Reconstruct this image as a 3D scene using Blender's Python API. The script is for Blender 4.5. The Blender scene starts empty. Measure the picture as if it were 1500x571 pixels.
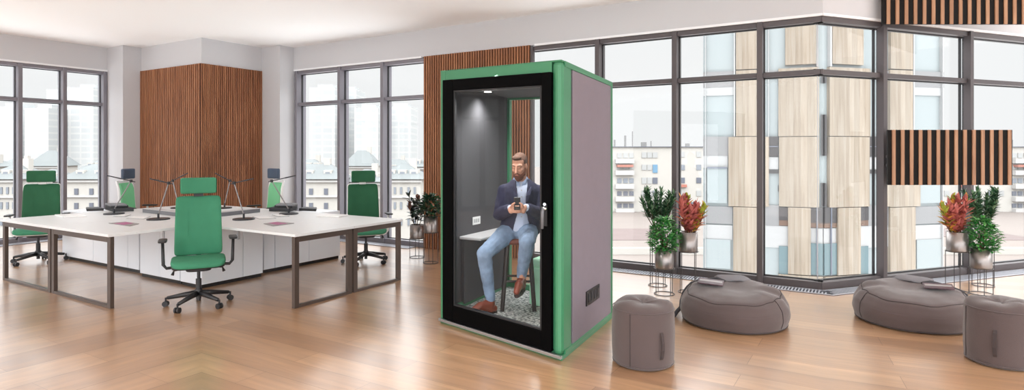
import bpy, bmesh, math, random
from mathutils import Vector as V, Matrix, noise
R = random.Random(7)
C = bpy.context.scene.collection
PI = math.pi
F, H0, CX, HY = 875.0, 1.55, 750.0, 223.0

# ------------------------------------------------------------------ geometry of the place
def G(px, py, z=0.0):
    d = F * (H0 - z) / (py - HY)
    return V(((px - CX) / F * d, d, z))
def AT(px, py, d):
    return V(((px - CX) / F * d, d, H0 - (py - HY) / F * d))
d1 = V((-1440, 875, 0)).normalized()       # runs away to the left (right-hand window wall)
d2 = V((530, 875, 0)).normalized()         # runs away to the right
C0 = V((3.489, 6.71, 0)); de = V((.937, .349, 0)).normalized()
K0 = C0 + d1 * 8.94
K1 = K0 - d2 * .305
K2 = K1 + d1 * .537
K3 = K2 - d2 * 1.187
L2 = K3 + d1 * 1.957
L1 = L2 - d2 * .3265
L0 = L1 + d1 * .581
LE = L0 - d2 * 7.5
RE = C0 + de * 7.0
CEIL = 3.54

# ------------------------------------------------------------------ materials
def lin(c):
    r = []
    for x in c:
        x /= 255.0
        r.append(x / 12.92 if x <= .04045 else ((x + .055) / 1.055) ** 2.4)
    return (*r, 1)
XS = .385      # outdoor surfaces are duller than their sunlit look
def mat(name, col, rough=.5, metal=0.0, bump=0.0, bscale=60, var=0.0, vscale=8, spec=.5, emit=0, sheen=0):
    m = bpy.data.materials.new(name); m.use_nodes = True
    nt = m.node_tree; b = nt.nodes['Principled BSDF']
    b.inputs['Base Color'].default_value = lin(col)
    b.inputs['Roughness'].default_value = rough
    b.inputs['Metallic'].default_value = metal
    b.inputs['Specular IOR Level'].default_value = spec
    if sheen: b.inputs['Sheen Weight'].default_value = sheen
    if emit:
        b.inputs['Emission Color'].default_value = lin(col); b.inputs['Emission Strength'].default_value = emit
    tc = nt.nodes.new('ShaderNodeTexCoord')
    if var:
        n = nt.nodes.new('ShaderNodeTexNoise'); n.inputs['Scale'].default_value = vscale; n.inputs['Detail'].default_value = 5
        nt.links.new(tc.outputs['Object'], n.inputs['Vector'])
        mr = nt.nodes.new('ShaderNodeMapRange'); mr.inputs[1].default_value = .3; mr.inputs[2].default_value = .7
        mr.inputs[3].default_value = 1 - var; mr.inputs[4].default_value = 1 + var
        nt.links.new(n.outputs['Fac'], mr.inputs[0])
        mx = nt.nodes.new('ShaderNodeVectorMath'); mx.operation = 'SCALE'
        mx.inputs[0].default_value = lin(col)[:3]
        nt.links.new(mr.outputs[0], mx.inputs['Scale'])
        nt.links.new(mx.outputs[0], b.inputs['Base Color'])
    if bump:
        n2 = nt.nodes.new('ShaderNodeTexNoise'); n2.inputs['Scale'].default_value = bscale; n2.inputs['Detail'].default_value = 4
        nt.links.new(tc.outputs['Object'], n2.inputs['Vector'])
        bp = nt.nodes.new('ShaderNodeBump'); bp.inputs['Strength'].default_value = bump; bp.inputs['Distance'].default_value = .01
        nt.links.new(n2.outputs['Fac'], bp.inputs['Height']); nt.links.new(bp.outputs[0], b.inputs['Normal'])
    return m
def glass_mat(name, tint, refl=.08, rough=.02):
    m = bpy.data.materials.new(name); m.use_nodes = True
    nt = m.node_tree; nt.nodes.clear()
    o = nt.nodes.new('ShaderNodeOutputMaterial'); mix = nt.nodes.new('ShaderNodeMixShader')
    t = nt.nodes.new('ShaderNodeBsdfTransparent'); t.inputs[0].default_value = (*tint, 1)
    g = nt.nodes.new('ShaderNodeBsdfGlossy'); g.inputs['Roughness'].default_value = rough
    fr = nt.nodes.new('ShaderNodeLayerWeight'); fr.inputs[0].default_value = .5
    pw = nt.nodes.new('ShaderNodeMath'); pw.operation = 'POWER'; pw.inputs[1].default_value = 5
    mu = nt.nodes.new('ShaderNodeMath'); mu.operation = 'MULTIPLY_ADD'; mu.inputs[1].default_value = .7; mu.inputs[2].default_value = refl
    mu.use_clamp = True
    nt.links.new(fr.outputs['Facing'], pw.inputs[0]); nt.links.new(pw.outputs[0], mu.inputs[0]); nt.links.new(mu.outputs[0], mix.inputs[0])
    nt.links.new(t.outputs[0], mix.inputs[1]); nt.links.new(g.outputs[0], mix.inputs[2])
    nt.links.new(mix.outputs[0], o.inputs[0])
    return m
def wood_mat(name, cols, uvs=None, rough=.4, sx=1.0, sy=18.0, plank=None, coord='Object', spec=.5):
    """streaky timber; grain runs along the second (y) or z axis of the coordinates by scaling"""
    m = bpy.data.materials.new(name); m.use_nodes = True
    nt = m.node_tree; b = nt.nodes['Principled BSDF']; L = nt.links.new
    b.inputs['Roughness'].default_value = rough; b.inputs['Specular IOR Level'].default_value = spec
    tc = nt.nodes.new('ShaderNodeTexCoord'); mp = nt.nodes.new('ShaderNodeMapping')
    mp.inputs['Scale'].default_value = uvs or (sx, sy, sy)
    L(tc.outputs[coord], mp.inputs[0])
    n = nt.nodes.new('ShaderNodeTexNoise'); n.inputs['Scale'].default_value = 1; n.inputs['Detail'].default_value = 7
    n.inputs['Distortion'].default_value = .6
    L(mp.outputs[0], n.inputs['Vector'])
    cr = nt.nodes.new('ShaderNodeValToRGB'); e = cr.color_ramp.elements
    e[0].position = .3; e[0].color = lin(cols[0]); e[1].position = .7; e[1].color = lin(cols[-1])
    if len(cols) == 3:
        k = cr.color_ramp.elements.new(.5); k.color = lin(cols[1])
    L(n.outputs['Fac'], cr.inputs[0]); L(cr.outputs[0], b.inputs['Base Color'])
    return m, nt, b, cr, tc

M = {}
M['wall'] = mat('wall_paint', (200, 200, 203), .85, bump=.05, bscale=200)
M['ceiling'] = mat('ceiling_paint', (250, 251, 252), .9)
M['frame'] = mat('window_frame_metal', (86, 80, 82), .42, .25)
M['white'] = mat('white_laminate', (236, 237, 239), .35)
M['worktop'] = mat('worktop_laminate', (226, 229, 231), .35)
M['cab'] = mat('cabinet_lacquer', (236, 241, 248), .3)
M['plinth'] = mat('black_plinth', (28, 26, 26), .5)
M['leg'] = mat('bronze_steel', (92, 80, 74), .35, .5)
M['frame_lit'] = mat('window_frame_metal_lit', (128, 125, 132), .4, .25)  # lit copy of the frame metal, window light put into its colour
M['silver'] = mat('brushed_metal', (176, 176, 178), .3, .9)
M['chrome'] = mat('chrome', (210, 212, 214), .12, 1.0)
M['green'] = mat('green_upholstery', (56, 130, 98), .8, bump=.25, bscale=400, var=.05)
M['green_dark'] = mat('deep_green_upholstery', (34, 92, 62), .85, bump=.25, bscale=400, var=.06)
M['green_pale'] = mat('pale_green_mesh', (120, 196, 146), .8, bump=.2, bscale=400)
M['black'] = mat('black_plastic', (34, 34, 37), .45)
M['blackgloss'] = mat('black_frame_lacquer', (4, 4, 5), .6, spec=.05)
M['greypl'] = mat('grey_plastic', (112, 113, 118), .4)
M['whitepl'] = mat('white_plastic', (235, 236, 236), .35)
M['booth_green'] = mat('booth_green_metal', (64, 132, 95), .35, .05)
M['lilac'] = mat('lilac_grey_felt', (130, 121, 131), .9, bump=.12, bscale=500, var=.02)
M['charcoal'] = mat('charcoal_felt', (72, 72, 76), .95, bump=.05, bscale=400, var=.02)
M['darkceil'] = mat('dark_ceiling_panel', (58, 58, 62), .8)
M['shelf'] = mat('pale_grey_laminate', (198, 198, 200), .4)
M['mint'] = mat('mint_upholstery', (186, 240, 208), .75)
M['carpet'] = None
M['pouf'] = mat('taupe_fabric', (82, 69, 68), .9, sheen=.3, bump=.3, bscale=300, var=.05, vscale=5)
M['pouf_seam'] = mat('taupe_seam', (62, 53, 53), .9)
M['strap'] = mat('charcoal_strap', (58, 56, 60), .8)
M['blanket'] = mat('grey_blanket', (120, 118, 122), .95, bump=.3, bscale=300)
M['pot'] = mat('brushed_nickel_pot', (150, 144, 142), .32, .85)
M['soil'] = mat('soil', (52, 40, 32), .95)
M['wire'] = mat('dark_wire', (78, 76, 78), .4, .6)
M['leafA'] = mat('leaf_bright_green', (54, 128, 58), .5)
M['leafB'] = mat('leaf_mid_green', (40, 116, 52), .5)
M['leafC'] = mat('leaf_light_green', (116, 184, 100), .5)
M['leafD'] = mat('leaf_dark_green', (30, 62, 42), .5)
M['leafE'] = mat('leaf_deep_green', (60, 106, 70), .5)
M['leafF'] = mat('leaf_grey_green', (128, 156, 122), .5)
M['crA'] = mat('croton_rose', (196, 112, 104), .5)
M['crB'] = mat('croton_orange', (210, 146, 68), .5)
M['crC'] = mat('croton_maroon', (150, 76, 72), .5)
M['crD'] = mat('croton_yellow_green', (150, 158, 56), .5)
M['rbA'] = mat('rubber_leaf_green', (34, 52, 42), .3)
M['rbB'] = mat('rubber_leaf_brown', (92, 62, 52), .3)
M['rbC'] = mat('rubber_leaf_black', (26, 34, 32), .3)
M['stem'] = mat('plant_stem', (88, 66, 46), .8)
M['skin'] = mat('skin', (205, 152, 128), .55, var=.04, vscale=30)
M['hair'] = mat('brown_hair', (96, 66, 50), .75, bump=.8, bscale=180, var=.15, vscale=120)
M['beard'] = mat('ginger_beard', (112, 66, 46), .85, bump=.8, bscale=220, var=.2, vscale=140)
M['eye'] = mat('eye_dark', (60, 44, 38), .4)
M['lip'] = mat('lip', (176, 108, 96), .5)
M['jacket'] = mat('navy_wool', (42, 43, 68), .85, bump=.2, bscale=300, var=.06)
M['lapel'] = mat('navy_lapel', (50, 52, 78), .8)
M['shirt'] = mat('pale_blue_cotton', (196, 208, 232), .8, var=.05, vscale=20)
M['collar'] = mat('blue_collar', (150, 168, 200), .8)
M['jeans'] = mat('washed_denim', (128, 150, 178), .85, bump=.3, bscale=90, var=.3, vscale=9)
M['shoe'] = mat('tan_leather', (126, 60, 42), .35, var=.1, vscale=20)
M['sole'] = mat('dark_sole', (48, 30, 26), .6)
M['phone'] = mat('phone_black', (16, 17, 20), .2)
M['stoolwood'] = mat('dark_stained_wood', (44, 36, 36), .45)
M['stoolseat'] = mat('brown_leather', (112, 58, 44), .5)
M['paper'] = mat('paper', (232, 232, 232), .7)
M['papergrey'] = mat('paper_grey', (176, 178, 180), .6)
M['magpink'] = mat('magenta_print', (170, 70, 130), .4)
M['magcover'] = mat('magazine_grey_cover', (150, 146, 146), .4)
M['magprint'] = mat('magazine_dark_print', (78, 56, 64), .4, var=.5, vscale=14)
M['binder'] = mat('binder_black', (38, 40, 44), .5)
M['lampm'] = mat('lamp_dark_metal', (60, 60, 64), .35, .6)
M['lampstem'] = mat('lamp_stem_metal', (136, 132, 132), .3, .8)
M['slatback'] = mat('slat_backing_felt', (64, 34, 26), .95)
M['slatblack'] = mat('black_felt_backing', (12, 10, 9), .95)
M['grille'] = mat('grille_aluminium', (176, 178, 186), .4, .5)
M['grilledark'] = mat('grille_shadow_pit', (34, 36, 46), .8)
M['glass'] = glass_mat('window_glass', (.985, .99, .99), .02)
M['boothglass'] = glass_mat('booth_glass', (.98, .985, .985), .012)
M['screenlight'] = mat('downlight_lens', (255, 250, 240), .4, emit=2)
# exterior; distance haze is put into the paler city colours
M['x_cream'] = mat('pale_render', (247, 243, 236), .9, var=.02, vscale=.3)
M['x_white'] = mat('white_render', (250, 248, 246), .9)
M['x_roof'] = mat('weathered_zinc_roof', (168, 175, 176), .9, var=.08, vscale=.4)
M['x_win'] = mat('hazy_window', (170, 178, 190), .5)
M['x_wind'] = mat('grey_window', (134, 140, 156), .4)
M['x_winl'] = mat('pale_window', (222, 224, 224), .5)
M['x_blue'] = mat('blue_blind', (140, 190, 226), .6)
M['x_red'] = mat('pale_red_awning', (226, 150, 132), .8)
M['x_tower'] = None
M['x_grey'] = mat('grey_cladding', (192, 192, 194), .6)
M['x_glass'] = mat('pale_curtain_glass', (222, 234, 237), .25)
M['x_teal'] = mat('teal_glass', (150, 180, 188), .2)
M['x_dark'] = mat('dark_interior_opening', (78, 74, 76), .4)
M['x_brown'] = mat('brown_soffit', (128, 100, 84), .6)
M['x_slab'] = mat('white_slab', (246, 247, 248), .6)

M['slat'] = wood_mat('walnut_slat', [(120, 76, 50), (148, 96, 64), (174, 120, 84)], uvs=(25, 25, 1.2), rough=.55)[0]
M['slatlight'] = wood_mat('oak_slat', [(138, 98, 72), (160, 118, 88), (174, 134, 104)], uvs=(25, 25, 1.5), rough=.55)[0]
# exterior timber boards: narrow vertical boards of differing tone
def board_mat():
    m, nt, b, cr, tc = wood_mat('larch_boards', [(204, 184, 162), (228, 210, 188), (240, 226, 208)], uvs=(14, 14, .7), rough=.8)
    L = nt.links.new
    sep = nt.nodes.new('ShaderNodeSeparateXYZ'); L(tc.outputs['Object'], sep.inputs[0])
    a = nt.nodes.new('ShaderNodeMath'); a.operation = 'MULTIPLY'; a.inputs[1].default_value = 7.2; L(sep.outputs[0], a.inputs[0])
    fl = nt.nodes.new('ShaderNodeMath'); fl.operation = 'FLOOR'; L(a.outputs[0], fl.inputs[0])
    wn = nt.nodes.new('ShaderNodeTexWhiteNoise'); wn.noise_dimensions = '1D'; L(fl.outputs[0], wn.inputs['W'])
    fr = nt.nodes.new('ShaderNodeMath'); fr.operation = 'FRACT'; L(a.outputs[0], fr.inputs[0])
    gp = nt.nodes.new('ShaderNodeMath'); gp.operation = 'GREATER_THAN'; gp.inputs[1].default_value = .05; L(fr.outputs[0], gp.inputs[0])
    mr = nt.nodes.new('ShaderNodeMapRange'); mr.inputs[3].default_value = .84; mr.inputs[4].default_value = 1.06; L(wn.outputs[0], mr.inputs[0])
    mr2 = nt.nodes.new('ShaderNodeMapRange'); mr2.inputs[3].default_value = .8; mr2.inputs[4].default_value = 1; L(gp.outputs[0], mr2.inputs[0])
    mm = nt.nodes.new('ShaderNodeMath'); mm.operation = 'MULTIPLY'; L(mr.outputs[0], mm.inputs[0]); L(mr2.outputs[0], mm.inputs[1])
    vm = nt.nodes.new('ShaderNodeVectorMath'); vm.operation = 'SCALE'; L(cr.outputs[0], vm.inputs[0]); L(mm.outputs[0], vm.inputs['Scale'])
    L(vm.outputs[0], b.inputs['Base Color'])
    return m
M['larch'] = board_mat()
def tower_mat():  # haze of the far city put into the near-white colours
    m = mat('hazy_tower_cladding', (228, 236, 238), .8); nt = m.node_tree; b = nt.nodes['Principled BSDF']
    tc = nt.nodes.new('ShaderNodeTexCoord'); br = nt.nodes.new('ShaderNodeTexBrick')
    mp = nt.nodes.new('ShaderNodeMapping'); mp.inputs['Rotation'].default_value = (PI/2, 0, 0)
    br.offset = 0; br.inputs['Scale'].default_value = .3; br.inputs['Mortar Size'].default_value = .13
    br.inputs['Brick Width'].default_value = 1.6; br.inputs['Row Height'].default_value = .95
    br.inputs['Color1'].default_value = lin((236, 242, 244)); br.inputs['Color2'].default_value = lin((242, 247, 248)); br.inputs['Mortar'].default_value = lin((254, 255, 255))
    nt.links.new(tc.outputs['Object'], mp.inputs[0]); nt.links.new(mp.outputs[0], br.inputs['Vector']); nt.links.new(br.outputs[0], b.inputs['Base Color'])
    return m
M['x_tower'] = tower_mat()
def ground_mat():
    m = mat('brick_paving', (172, 160, 153), .9, var=.05, vscale=.2); return m
M['x_ground'] = ground_mat()
def carpet_mat():
    m = mat('speckled_carpet', (150, 152, 152), .98); nt = m.node_tree; b = nt.nodes['Principled BSDF']
    tc = nt.nodes.new('ShaderNodeTexCoord'); n = nt.nodes.new('ShaderNodeTexNoise'); n.inputs['Scale'].default_value = 42; n.inputs['Detail'].default_value = 3
    cr = nt.nodes.new('ShaderNodeValToRGB'); e = cr.color_ramp.elements
    e[0].position = .38; e[0].color = lin((84, 90, 92)); e[1].position = .62; e[1].color = lin((214, 216, 214))
    nt.links.new(tc.outputs['Object'], n.inputs['Vector']); nt.links.new(n.outputs['Fac'], cr.inputs[0]); nt.links.new(cr.outputs[0], b.inputs['Base Color'])
    bp = nt.nodes.new('ShaderNodeBump'); bp.inputs['Strength'].default_value = .5; nt.links.new(n.outputs['Fac'], bp.inputs['Height']); nt.links.new(bp.outputs[0], b.inputs['Normal'])
    return m
M['carpet'] = carpet_mat()
def floor_mat():
    m = bpy.data.materials.new('oak_plank_floor'); m.use_nodes = True
    nt = m.node_tree; b = nt.nodes['Principled BSDF']; L = nt.links.new
    uv = nt.nodes.new('ShaderNodeUVMap'); uv.uv_map = 'UVMap'
    br = nt.nodes.new('ShaderNodeTexBrick'); br.offset = .37; br.inputs['Scale'].default_value = 1
    br.inputs['Brick Width'].default_value = 2.1; br.inputs['Row Height'].default_value = .24
    br.inputs['Mortar Size'].default_value = .0018; br.inputs['Mortar Smooth'].default_value = .3; br.inputs['Bias'].default_value = 0
    br.inputs['Color1'].default_value = lin((166, 126, 92)); br.inputs['Color2'].default_value = lin((190, 149, 111)); br.inputs['Mortar'].default_value = lin((116, 84, 58))
    L(uv.outputs[0], br.inputs['Vector'])
    mp = nt.nodes.new('ShaderNodeMapping'); mp.inputs['Scale'].default_value = (1.1, 13, 1); L(uv.outputs[0], mp.inputs[0])
    n = nt.nodes.new('ShaderNodeTexNoise'); n.inputs['Scale'].default_value = 1; n.inputs['Detail'].default_value = 8; n.inputs['Distortion'].default_value = 1.2
    L(mp.outputs[0], n.inputs['Vector'])
    mr = nt.nodes.new('ShaderNodeMapRange'); mr.inputs[1].default_value = .3; mr.inputs[2].default_value = .72; mr.inputs[3].default_value = .78; mr.inputs[4].default_value = 1.12
    L(n.outputs['Fac'], mr.inputs[0])
    vm = nt.nodes.new('ShaderNodeVectorMath'); vm.operation = 'SCALE'; L(br.outputs['Color'], vm.inputs[0]); L(mr.outputs[0], vm.inputs['Scale'])
    L(vm.outputs[0], b.inputs['Base Color'])
    rr = nt.nodes.new('ShaderNodeMapRange'); rr.inputs[3].default_value = .24; rr.inputs[4].default_value = .4; L(n.outputs['Fac'], rr.inputs[0])
    L(rr.outputs[0], b.inputs['Roughness'])
    b.inputs['Specular IOR Level'].default_value = .8
    b.inputs['Coat Weight'].default_value = 1.0; b.inputs['Coat Roughness'].default_value = .22; b.inputs['Coat IOR'].default_value = 1.75
    bp = nt.nodes.new('ShaderNodeBump'); bp.inputs['Strength'].default_value = .12; bp.inputs['Distance'].default_value = .004
    L(n.outputs['Fac'], bp.inputs['Height']); L(bp.outputs[0], b.inputs['Normal'])
    return m
M['floor'] = floor_mat()

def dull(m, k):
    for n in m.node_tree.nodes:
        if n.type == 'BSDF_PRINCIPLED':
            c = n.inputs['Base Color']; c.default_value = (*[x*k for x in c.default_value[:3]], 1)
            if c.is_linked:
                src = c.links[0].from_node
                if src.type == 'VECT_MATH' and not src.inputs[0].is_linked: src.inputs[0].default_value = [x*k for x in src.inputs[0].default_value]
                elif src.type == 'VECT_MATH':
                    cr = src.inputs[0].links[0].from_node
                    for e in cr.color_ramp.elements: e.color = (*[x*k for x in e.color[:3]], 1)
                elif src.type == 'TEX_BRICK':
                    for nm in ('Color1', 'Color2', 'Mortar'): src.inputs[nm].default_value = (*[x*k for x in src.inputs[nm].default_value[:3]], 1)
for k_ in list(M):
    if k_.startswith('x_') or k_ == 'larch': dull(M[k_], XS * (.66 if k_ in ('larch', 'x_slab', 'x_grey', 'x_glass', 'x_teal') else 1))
# ------------------------------------------------------------------ mesh builder
class MB:
    def __init__(s): s.v = []; s.f = []; s.m = []
    def add(s, vs, fs, mi=0):
        o = len(s.v); s.v += [V(p) for p in vs]; s.f += [tuple(i + o for i in f) for f in fs]; s.m += [mi] * len(fs); return s
    def hexa(s, p, mi=0):      # p: 4 bottom, 4 top
        return s.add(p, [(3, 2, 1, 0), (4, 5, 6, 7), (0, 1, 5, 4), (1, 2, 6, 5), (2, 3, 7, 6), (3, 0, 4, 7)], mi)
    def box(s, c, d, rz=0, mi=0, M4=None):
        c = V(c); x, y, z = d[0]/2, d[1]/2, d[2]/2
        P = [V(q) for q in ((-x,-y,-z),(x,-y,-z),(x,y,-z),(-x,y,-z),(-x,-y,z),(x,-y,z),(x,y,z),(-x,y,z))]
        if M4 is not None: P = [M4 @ q for q in P]
        if rz: m = Matrix.Rotation(rz, 3, 'Z'); P = [m @ q for q in P]
        return s.hexa([c + q for q in P], mi)
    def wall(s, o, dr, nn, t0, t1, z0, z1, a0, a1, mi=0):   # box along dr, thickness a0..a1 along nn
        q = [o + dr*t + nn*a for t, a in ((t0,a0),(t1,a0),(t1,a1),(t0,a1))]
        return s.hexa([p + V((0,0,z0)) for p in q] + [p + V((0,0,z1)) for p in q], mi)
    def prism(s, poly, z0, z1, mi=0):
        n = len(poly)
        vs = [(p[0], p[1], z0) for p in poly] + [(p[0], p[1], z1) for p in poly]
        return s.add(vs, [tuple(range(n))[::-1], tuple(range(n, 2*n))] + [(i, (i+1) % n, n+(i+1) % n, n+i) for i in range(n)], mi)
    def tube(s, path, r, n=10, mi=0, closed=False):
        path = [V(p) for p in path]; k = len(path); rs = r if isinstance(r, (list, tuple)) else [r]*k
        rings = []; up = None
        for i, p in enumerate(path):
            if closed: t = path[(i+1) % k] - path[i-1]
            else: t = path[min(i+1, k-1)] - path[max(i-1, 0)]
            t.normalize()
            if up is None:
                a = V((0,0,1)) if abs(t.z) < .9 else V((1,0,0)); up = (a - t*a.dot(t)).normalized()
            else:
                up = up - t*up.dot(t)
                up = up.normalized() if up.length > 1e-6 else V((1,0,0))
            sd = t.cross(up)
            rings.append([p + (up*math.cos(2*PI*j/n) + sd*math.sin(2*PI*j/n))*rs[i] for j in range(n)])
        vs = [q for rg in rings for q in rg]; fs = []
        for i in range(k if closed else k-1):
            a, b = i*n, ((i+1) % k)*n
            for j in range(n): fs.append((a+j, a+(j+1) % n, b+(j+1) % n, b+j))
        if not closed: fs += [tuple(range(n))[::-1], tuple(range((k-1)*n, k*n))]
        return s.add(vs, fs, mi)
    def lathe(s, prof, n=32, c=(0,0,0), mi=0, fn=None):     # prof list of (r,z)
        c = V(c); vs = []; fs = []
        for r, z in prof:
            for j in range(n):
                a = 2*PI*j/n; q = V((r*math.cos(a), r*math.sin(a), z))
                vs.append(c + (fn(q) if fn else q))
        k = len(prof)
        for i in range(k-1):
            for j in range(n): fs.append((i*n+j, i*n+(j+1) % n, (i+1)*n+(j+1) % n, (i+1)*n+j))
        fs += [tuple(range(n))[::-1], tuple(range((k-1)*n, k*n))]
        return s.add(vs, fs, mi)
    def sq(s, c, rad, e1=.35, e2=.35, n=40, k=20, fn=None, mi=0, axis='y', M4=None):
        """superellipsoid; axis = thickness axis; e2 shapes the outline, e1 the edge"""
        c = V(c); pw = lambda x, e: math.copysign(abs(x)**e, x); vs = []; fs = []
        for i in range(1, k):
            h = -PI/2 + PI*i/k
            for j in range(n):
                w = 2*PI*(j+.5)/n
                a = pw(math.cos(h), e1)*pw(math.cos(w), e2); b = pw(math.cos(h), e1)*pw(math.sin(w), e2); t = pw(math.sin(h), e1)
                q = V((a*rad[0], t*rad[1], b*rad[2])) if axis == 'y' else (V((a*rad[0], b*rad[1], t*rad[2])) if axis == 'z' else V((t*rad[0], a*rad[1], b*rad[2])))
                if fn: q = fn(q)
                if M4 is not None: q = M4 @ q
                vs.append(c + q)
        for i in range(k-2):
            for j in range(n): fs.append((i*n+j, i*n+(j+1) % n, (i+1)*n+(j+1) % n, (i+1)*n+j))
        fs += [tuple(range(n))[::-1], tuple(range((k-2)*n, (k-1)*n))]
        return s.add(vs, fs, mi)
    def leaf(s, p, d, L, w, up=V((0,0,1)), mi=0, droop=.15, fold=.15):
        d = V(d).normalized(); sd = d.cross(up)
        sd = sd.normalized() if sd.length > 1e-3 else V((1,0,0))
        nn = sd.cross(d).normalized()
        pts = [(0,0,0),(.3,.8,.05),(.6,.9,.0),(1,0,-1)]
        a = p; b = p + d*L*.35 + nn*L*.02; c = p + d*L*.7 - nn*L*droop*.4; e = p + d*L - nn*L*droop
        return s.add([a, b + sd*w*.5 + nn*w*fold, c + sd*w*.42 + nn*w*fold, e, c - sd*w*.42 + nn*w*fold, b - sd*w*.5 + nn*w*fold, b, c],
                     [(0,1,6),(1,2,7,6),(2,3,7),(0,6,5),(6,7,4,5),(7,3,4)], mi)
    def go(s, name, mats, parent=None, smooth=False, bevel=0, seg=2, loc=None, fix=True, solid=0):
        me = bpy.data.meshes.new(name); me.from_pydata([tuple(v) for v in s.v], [], s.f)
        mats = mats if isinstance(mats, (list, tuple)) else [mats]
        for m in mats: me.materials.append(m)
        for p, i in zip(me.polygons, s.m): p.material_index = i
        if fix:
            bm = bmesh.new(); bm.from_mesh(me); bmesh.ops.recalc_face_normals(bm, faces=bm.faces); bm.to_mesh(me); bm.free()
        if smooth: me.shade_smooth()
        me.update()
        o = bpy.data.objects.new(name, me); C.objects.link(o)
        if parent is not None: o.parent = parent
        if loc is not None: o.location = loc
        if bevel:
            b = o.modifiers.new('bevel', 'BEVEL'); b.width = bevel; b.segments = seg; b.limit_method = 'ANGLE'; b.angle_limit = math.radians(40); b.harden_normals = False
        if solid:
            k = o.modifiers.new('solid', 'SOLIDIFY'); k.thickness = solid
        if smooth == 'angle':
            pass
        return o
def tag(o, label, cat, group=None, kind=None):
    if label: o['label'] = label
    if cat: o['category'] = cat
    if group: o['group'] = group
    if kind: o['kind'] = kind
    return o
def thing(name, label, cat, loc=(0,0,0), rz=0, group=None, kind=None):
    o = bpy.data.objects.new(name, None); C.objects.link(o); o.location = loc; o.rotation_euler = (0,0,rz); o.empty_display_size = .1
    return tag(o, label, cat, group, kind)
def struct(o): o['kind'] = 'structure'; return o
def dup(root, loc, rz, label, scale=None, group=None):
    def cp(o, parent):
        c = o.copy(); C.objects.link(c)
        c.parent = parent
        for ch in list(o.children): cp(ch, c)
        return c
    r = cp(root, None); r.location = loc; r.rotation_euler = (0,0,rz); r['label'] = label
    if scale: r.scale = scale
    if group: r['group'] = group
    return r
def face_angle(direction):       # rotation that turns local -Y to this direction
    return math.atan2(direction.y, direction.x) + PI/2

# ------------------------------------------------------------------ room shell
corner = [LE, L0, L1, L2, K3, K2, K1, K0, C0, RE]
A_ = math.atan2
axisL = (K3.x / K3.y)                     # sight line through the slat corner: planks meet here
N0 = G(295, 328.5, .74); N0.z = 0
BL, BR = V((-13.2, -1.5, 0)), V((9.6, -1.5, 0))
def floor_mesh():
    # three plank fields that meet along two lines
    bm = bmesh.new(); uvl = bm.loops.layers.uv.new('UVMap')
    Lline = K3.normalized(); Rline = C0.normalized()
    o = V((0,0,0))
    def uv_mid(p): q = p - K3; return (q.dot(d1), q.dot(d2))
    kk = abs(Lline.dot(d2) / Lline.dot(d1))
    def uv_left(p): q = p - K3; return (q.dot(d2)/kk, q.dot(d1)*kk)
    nR = V((Rline.y, -Rline.x, 0))
    def uv_right(p): q = p - nR*2*(p.dot(nR)); return uv_mid(q)
    def poly(pts, uvf):
        f = bm.faces.new([bm.verts.new(p) for p in pts])
        for l in f.loops: l[uvl].uv = uvf(l.vert.co)
        if f.normal.z < 0: f.normal_flip()
    back = V((0,-1.5,0))
    # all fields meet at a point below the camera
    poly([o, V((0,-1.5,0)), BL, LE, L0, L1, L2, K3], uv_left)
    poly([o, K3, K2, K1, K0, C0], uv_mid)
    poly([o, C0, RE, BR, V((0,-1.5,0))], uv_right)
    bmesh.ops.recalc_face_normals(bm, faces=bm.faces)
    for f in bm.faces:
        if f.normal.z < 0: f.normal_flip()
    me = bpy.data.meshes.new('floor'); bm.to_mesh(me); bm.free(); me.materials.append(M['floor'])
    ob = bpy.data.objects.new('floor', me); C.objects.link(ob); return struct(ob)
floor_mesh()
fs = MB().prism([(LE.x-.3, LE.y), (L0.x-.3, L0.y+.3), (K2.x-.4, K2.y+1.2), (K0.x, K0.y+.3), (C0.x, C0.y+.3), (RE.x, RE.y+.3), (BR.x, BR.y), (BL.x, BL.y)], -.35, -.004)
struct(fs.go('floor_slab', M['white']))
ceil_poly = [BL] + corner + [BR]
struct(MB().prism(ceil_poly, CEIL, CEIL + .2).go('ceiling', M['ceiling']))
# solid wall behind the slatted corner with its two columns
wb = MB().prism([L0, L1, L2, K3, K2, K1, K0, K0 + d2*.2, K3 + d1*2.738 + d2*1.692, L0 + d1*.2], 0, CEIL)
struct(wb.go('wall_back', M['wall']))
n1 = -d2; n0 = -d1; nE = V((de.y, -de.x, 0))
hd = MB(); hd.wall(C0, d1, n1, 0, 8.94, 3.10, CEIL, -.22, .0); struct(hd.go('wall_header_right', M['wall']))
hd = MB(); hd.wall(L0, -d2, n0, 0, 7.5, 3.10, CEIL, -.22, .0); struct(hd.go('wall_header_left', M['wall']))
hd = MB(); hd.wall(C0, de, nE, 0, 7.0, 3.10, CEIL, -.22, .0); struct(hd.go('wall_header_far_right', M['wall']))
for nm, o_, dr, nn, a, b in (('trim_1', C0, d1, n1, 0, 3.7), ('trim_2', C0, de, nE, 0, 7.0), ('trim_3', L0, -d2, n0, 0, 7.5), ('trim_4', C0, d1, n1, 5.8, 8.93)):
    struct(MB().wall(o_, dr, nn, a, b, 3.085, 3.115, -.02, .012).go(nm, M['white']))
# wall piece behind the brown slats beside the booth
struct(MB().wall(C0, d1, n1, 3.76, 5.742, 0, 3.10, -.06, .0).go('wall_pier', M['wall']))

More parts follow.
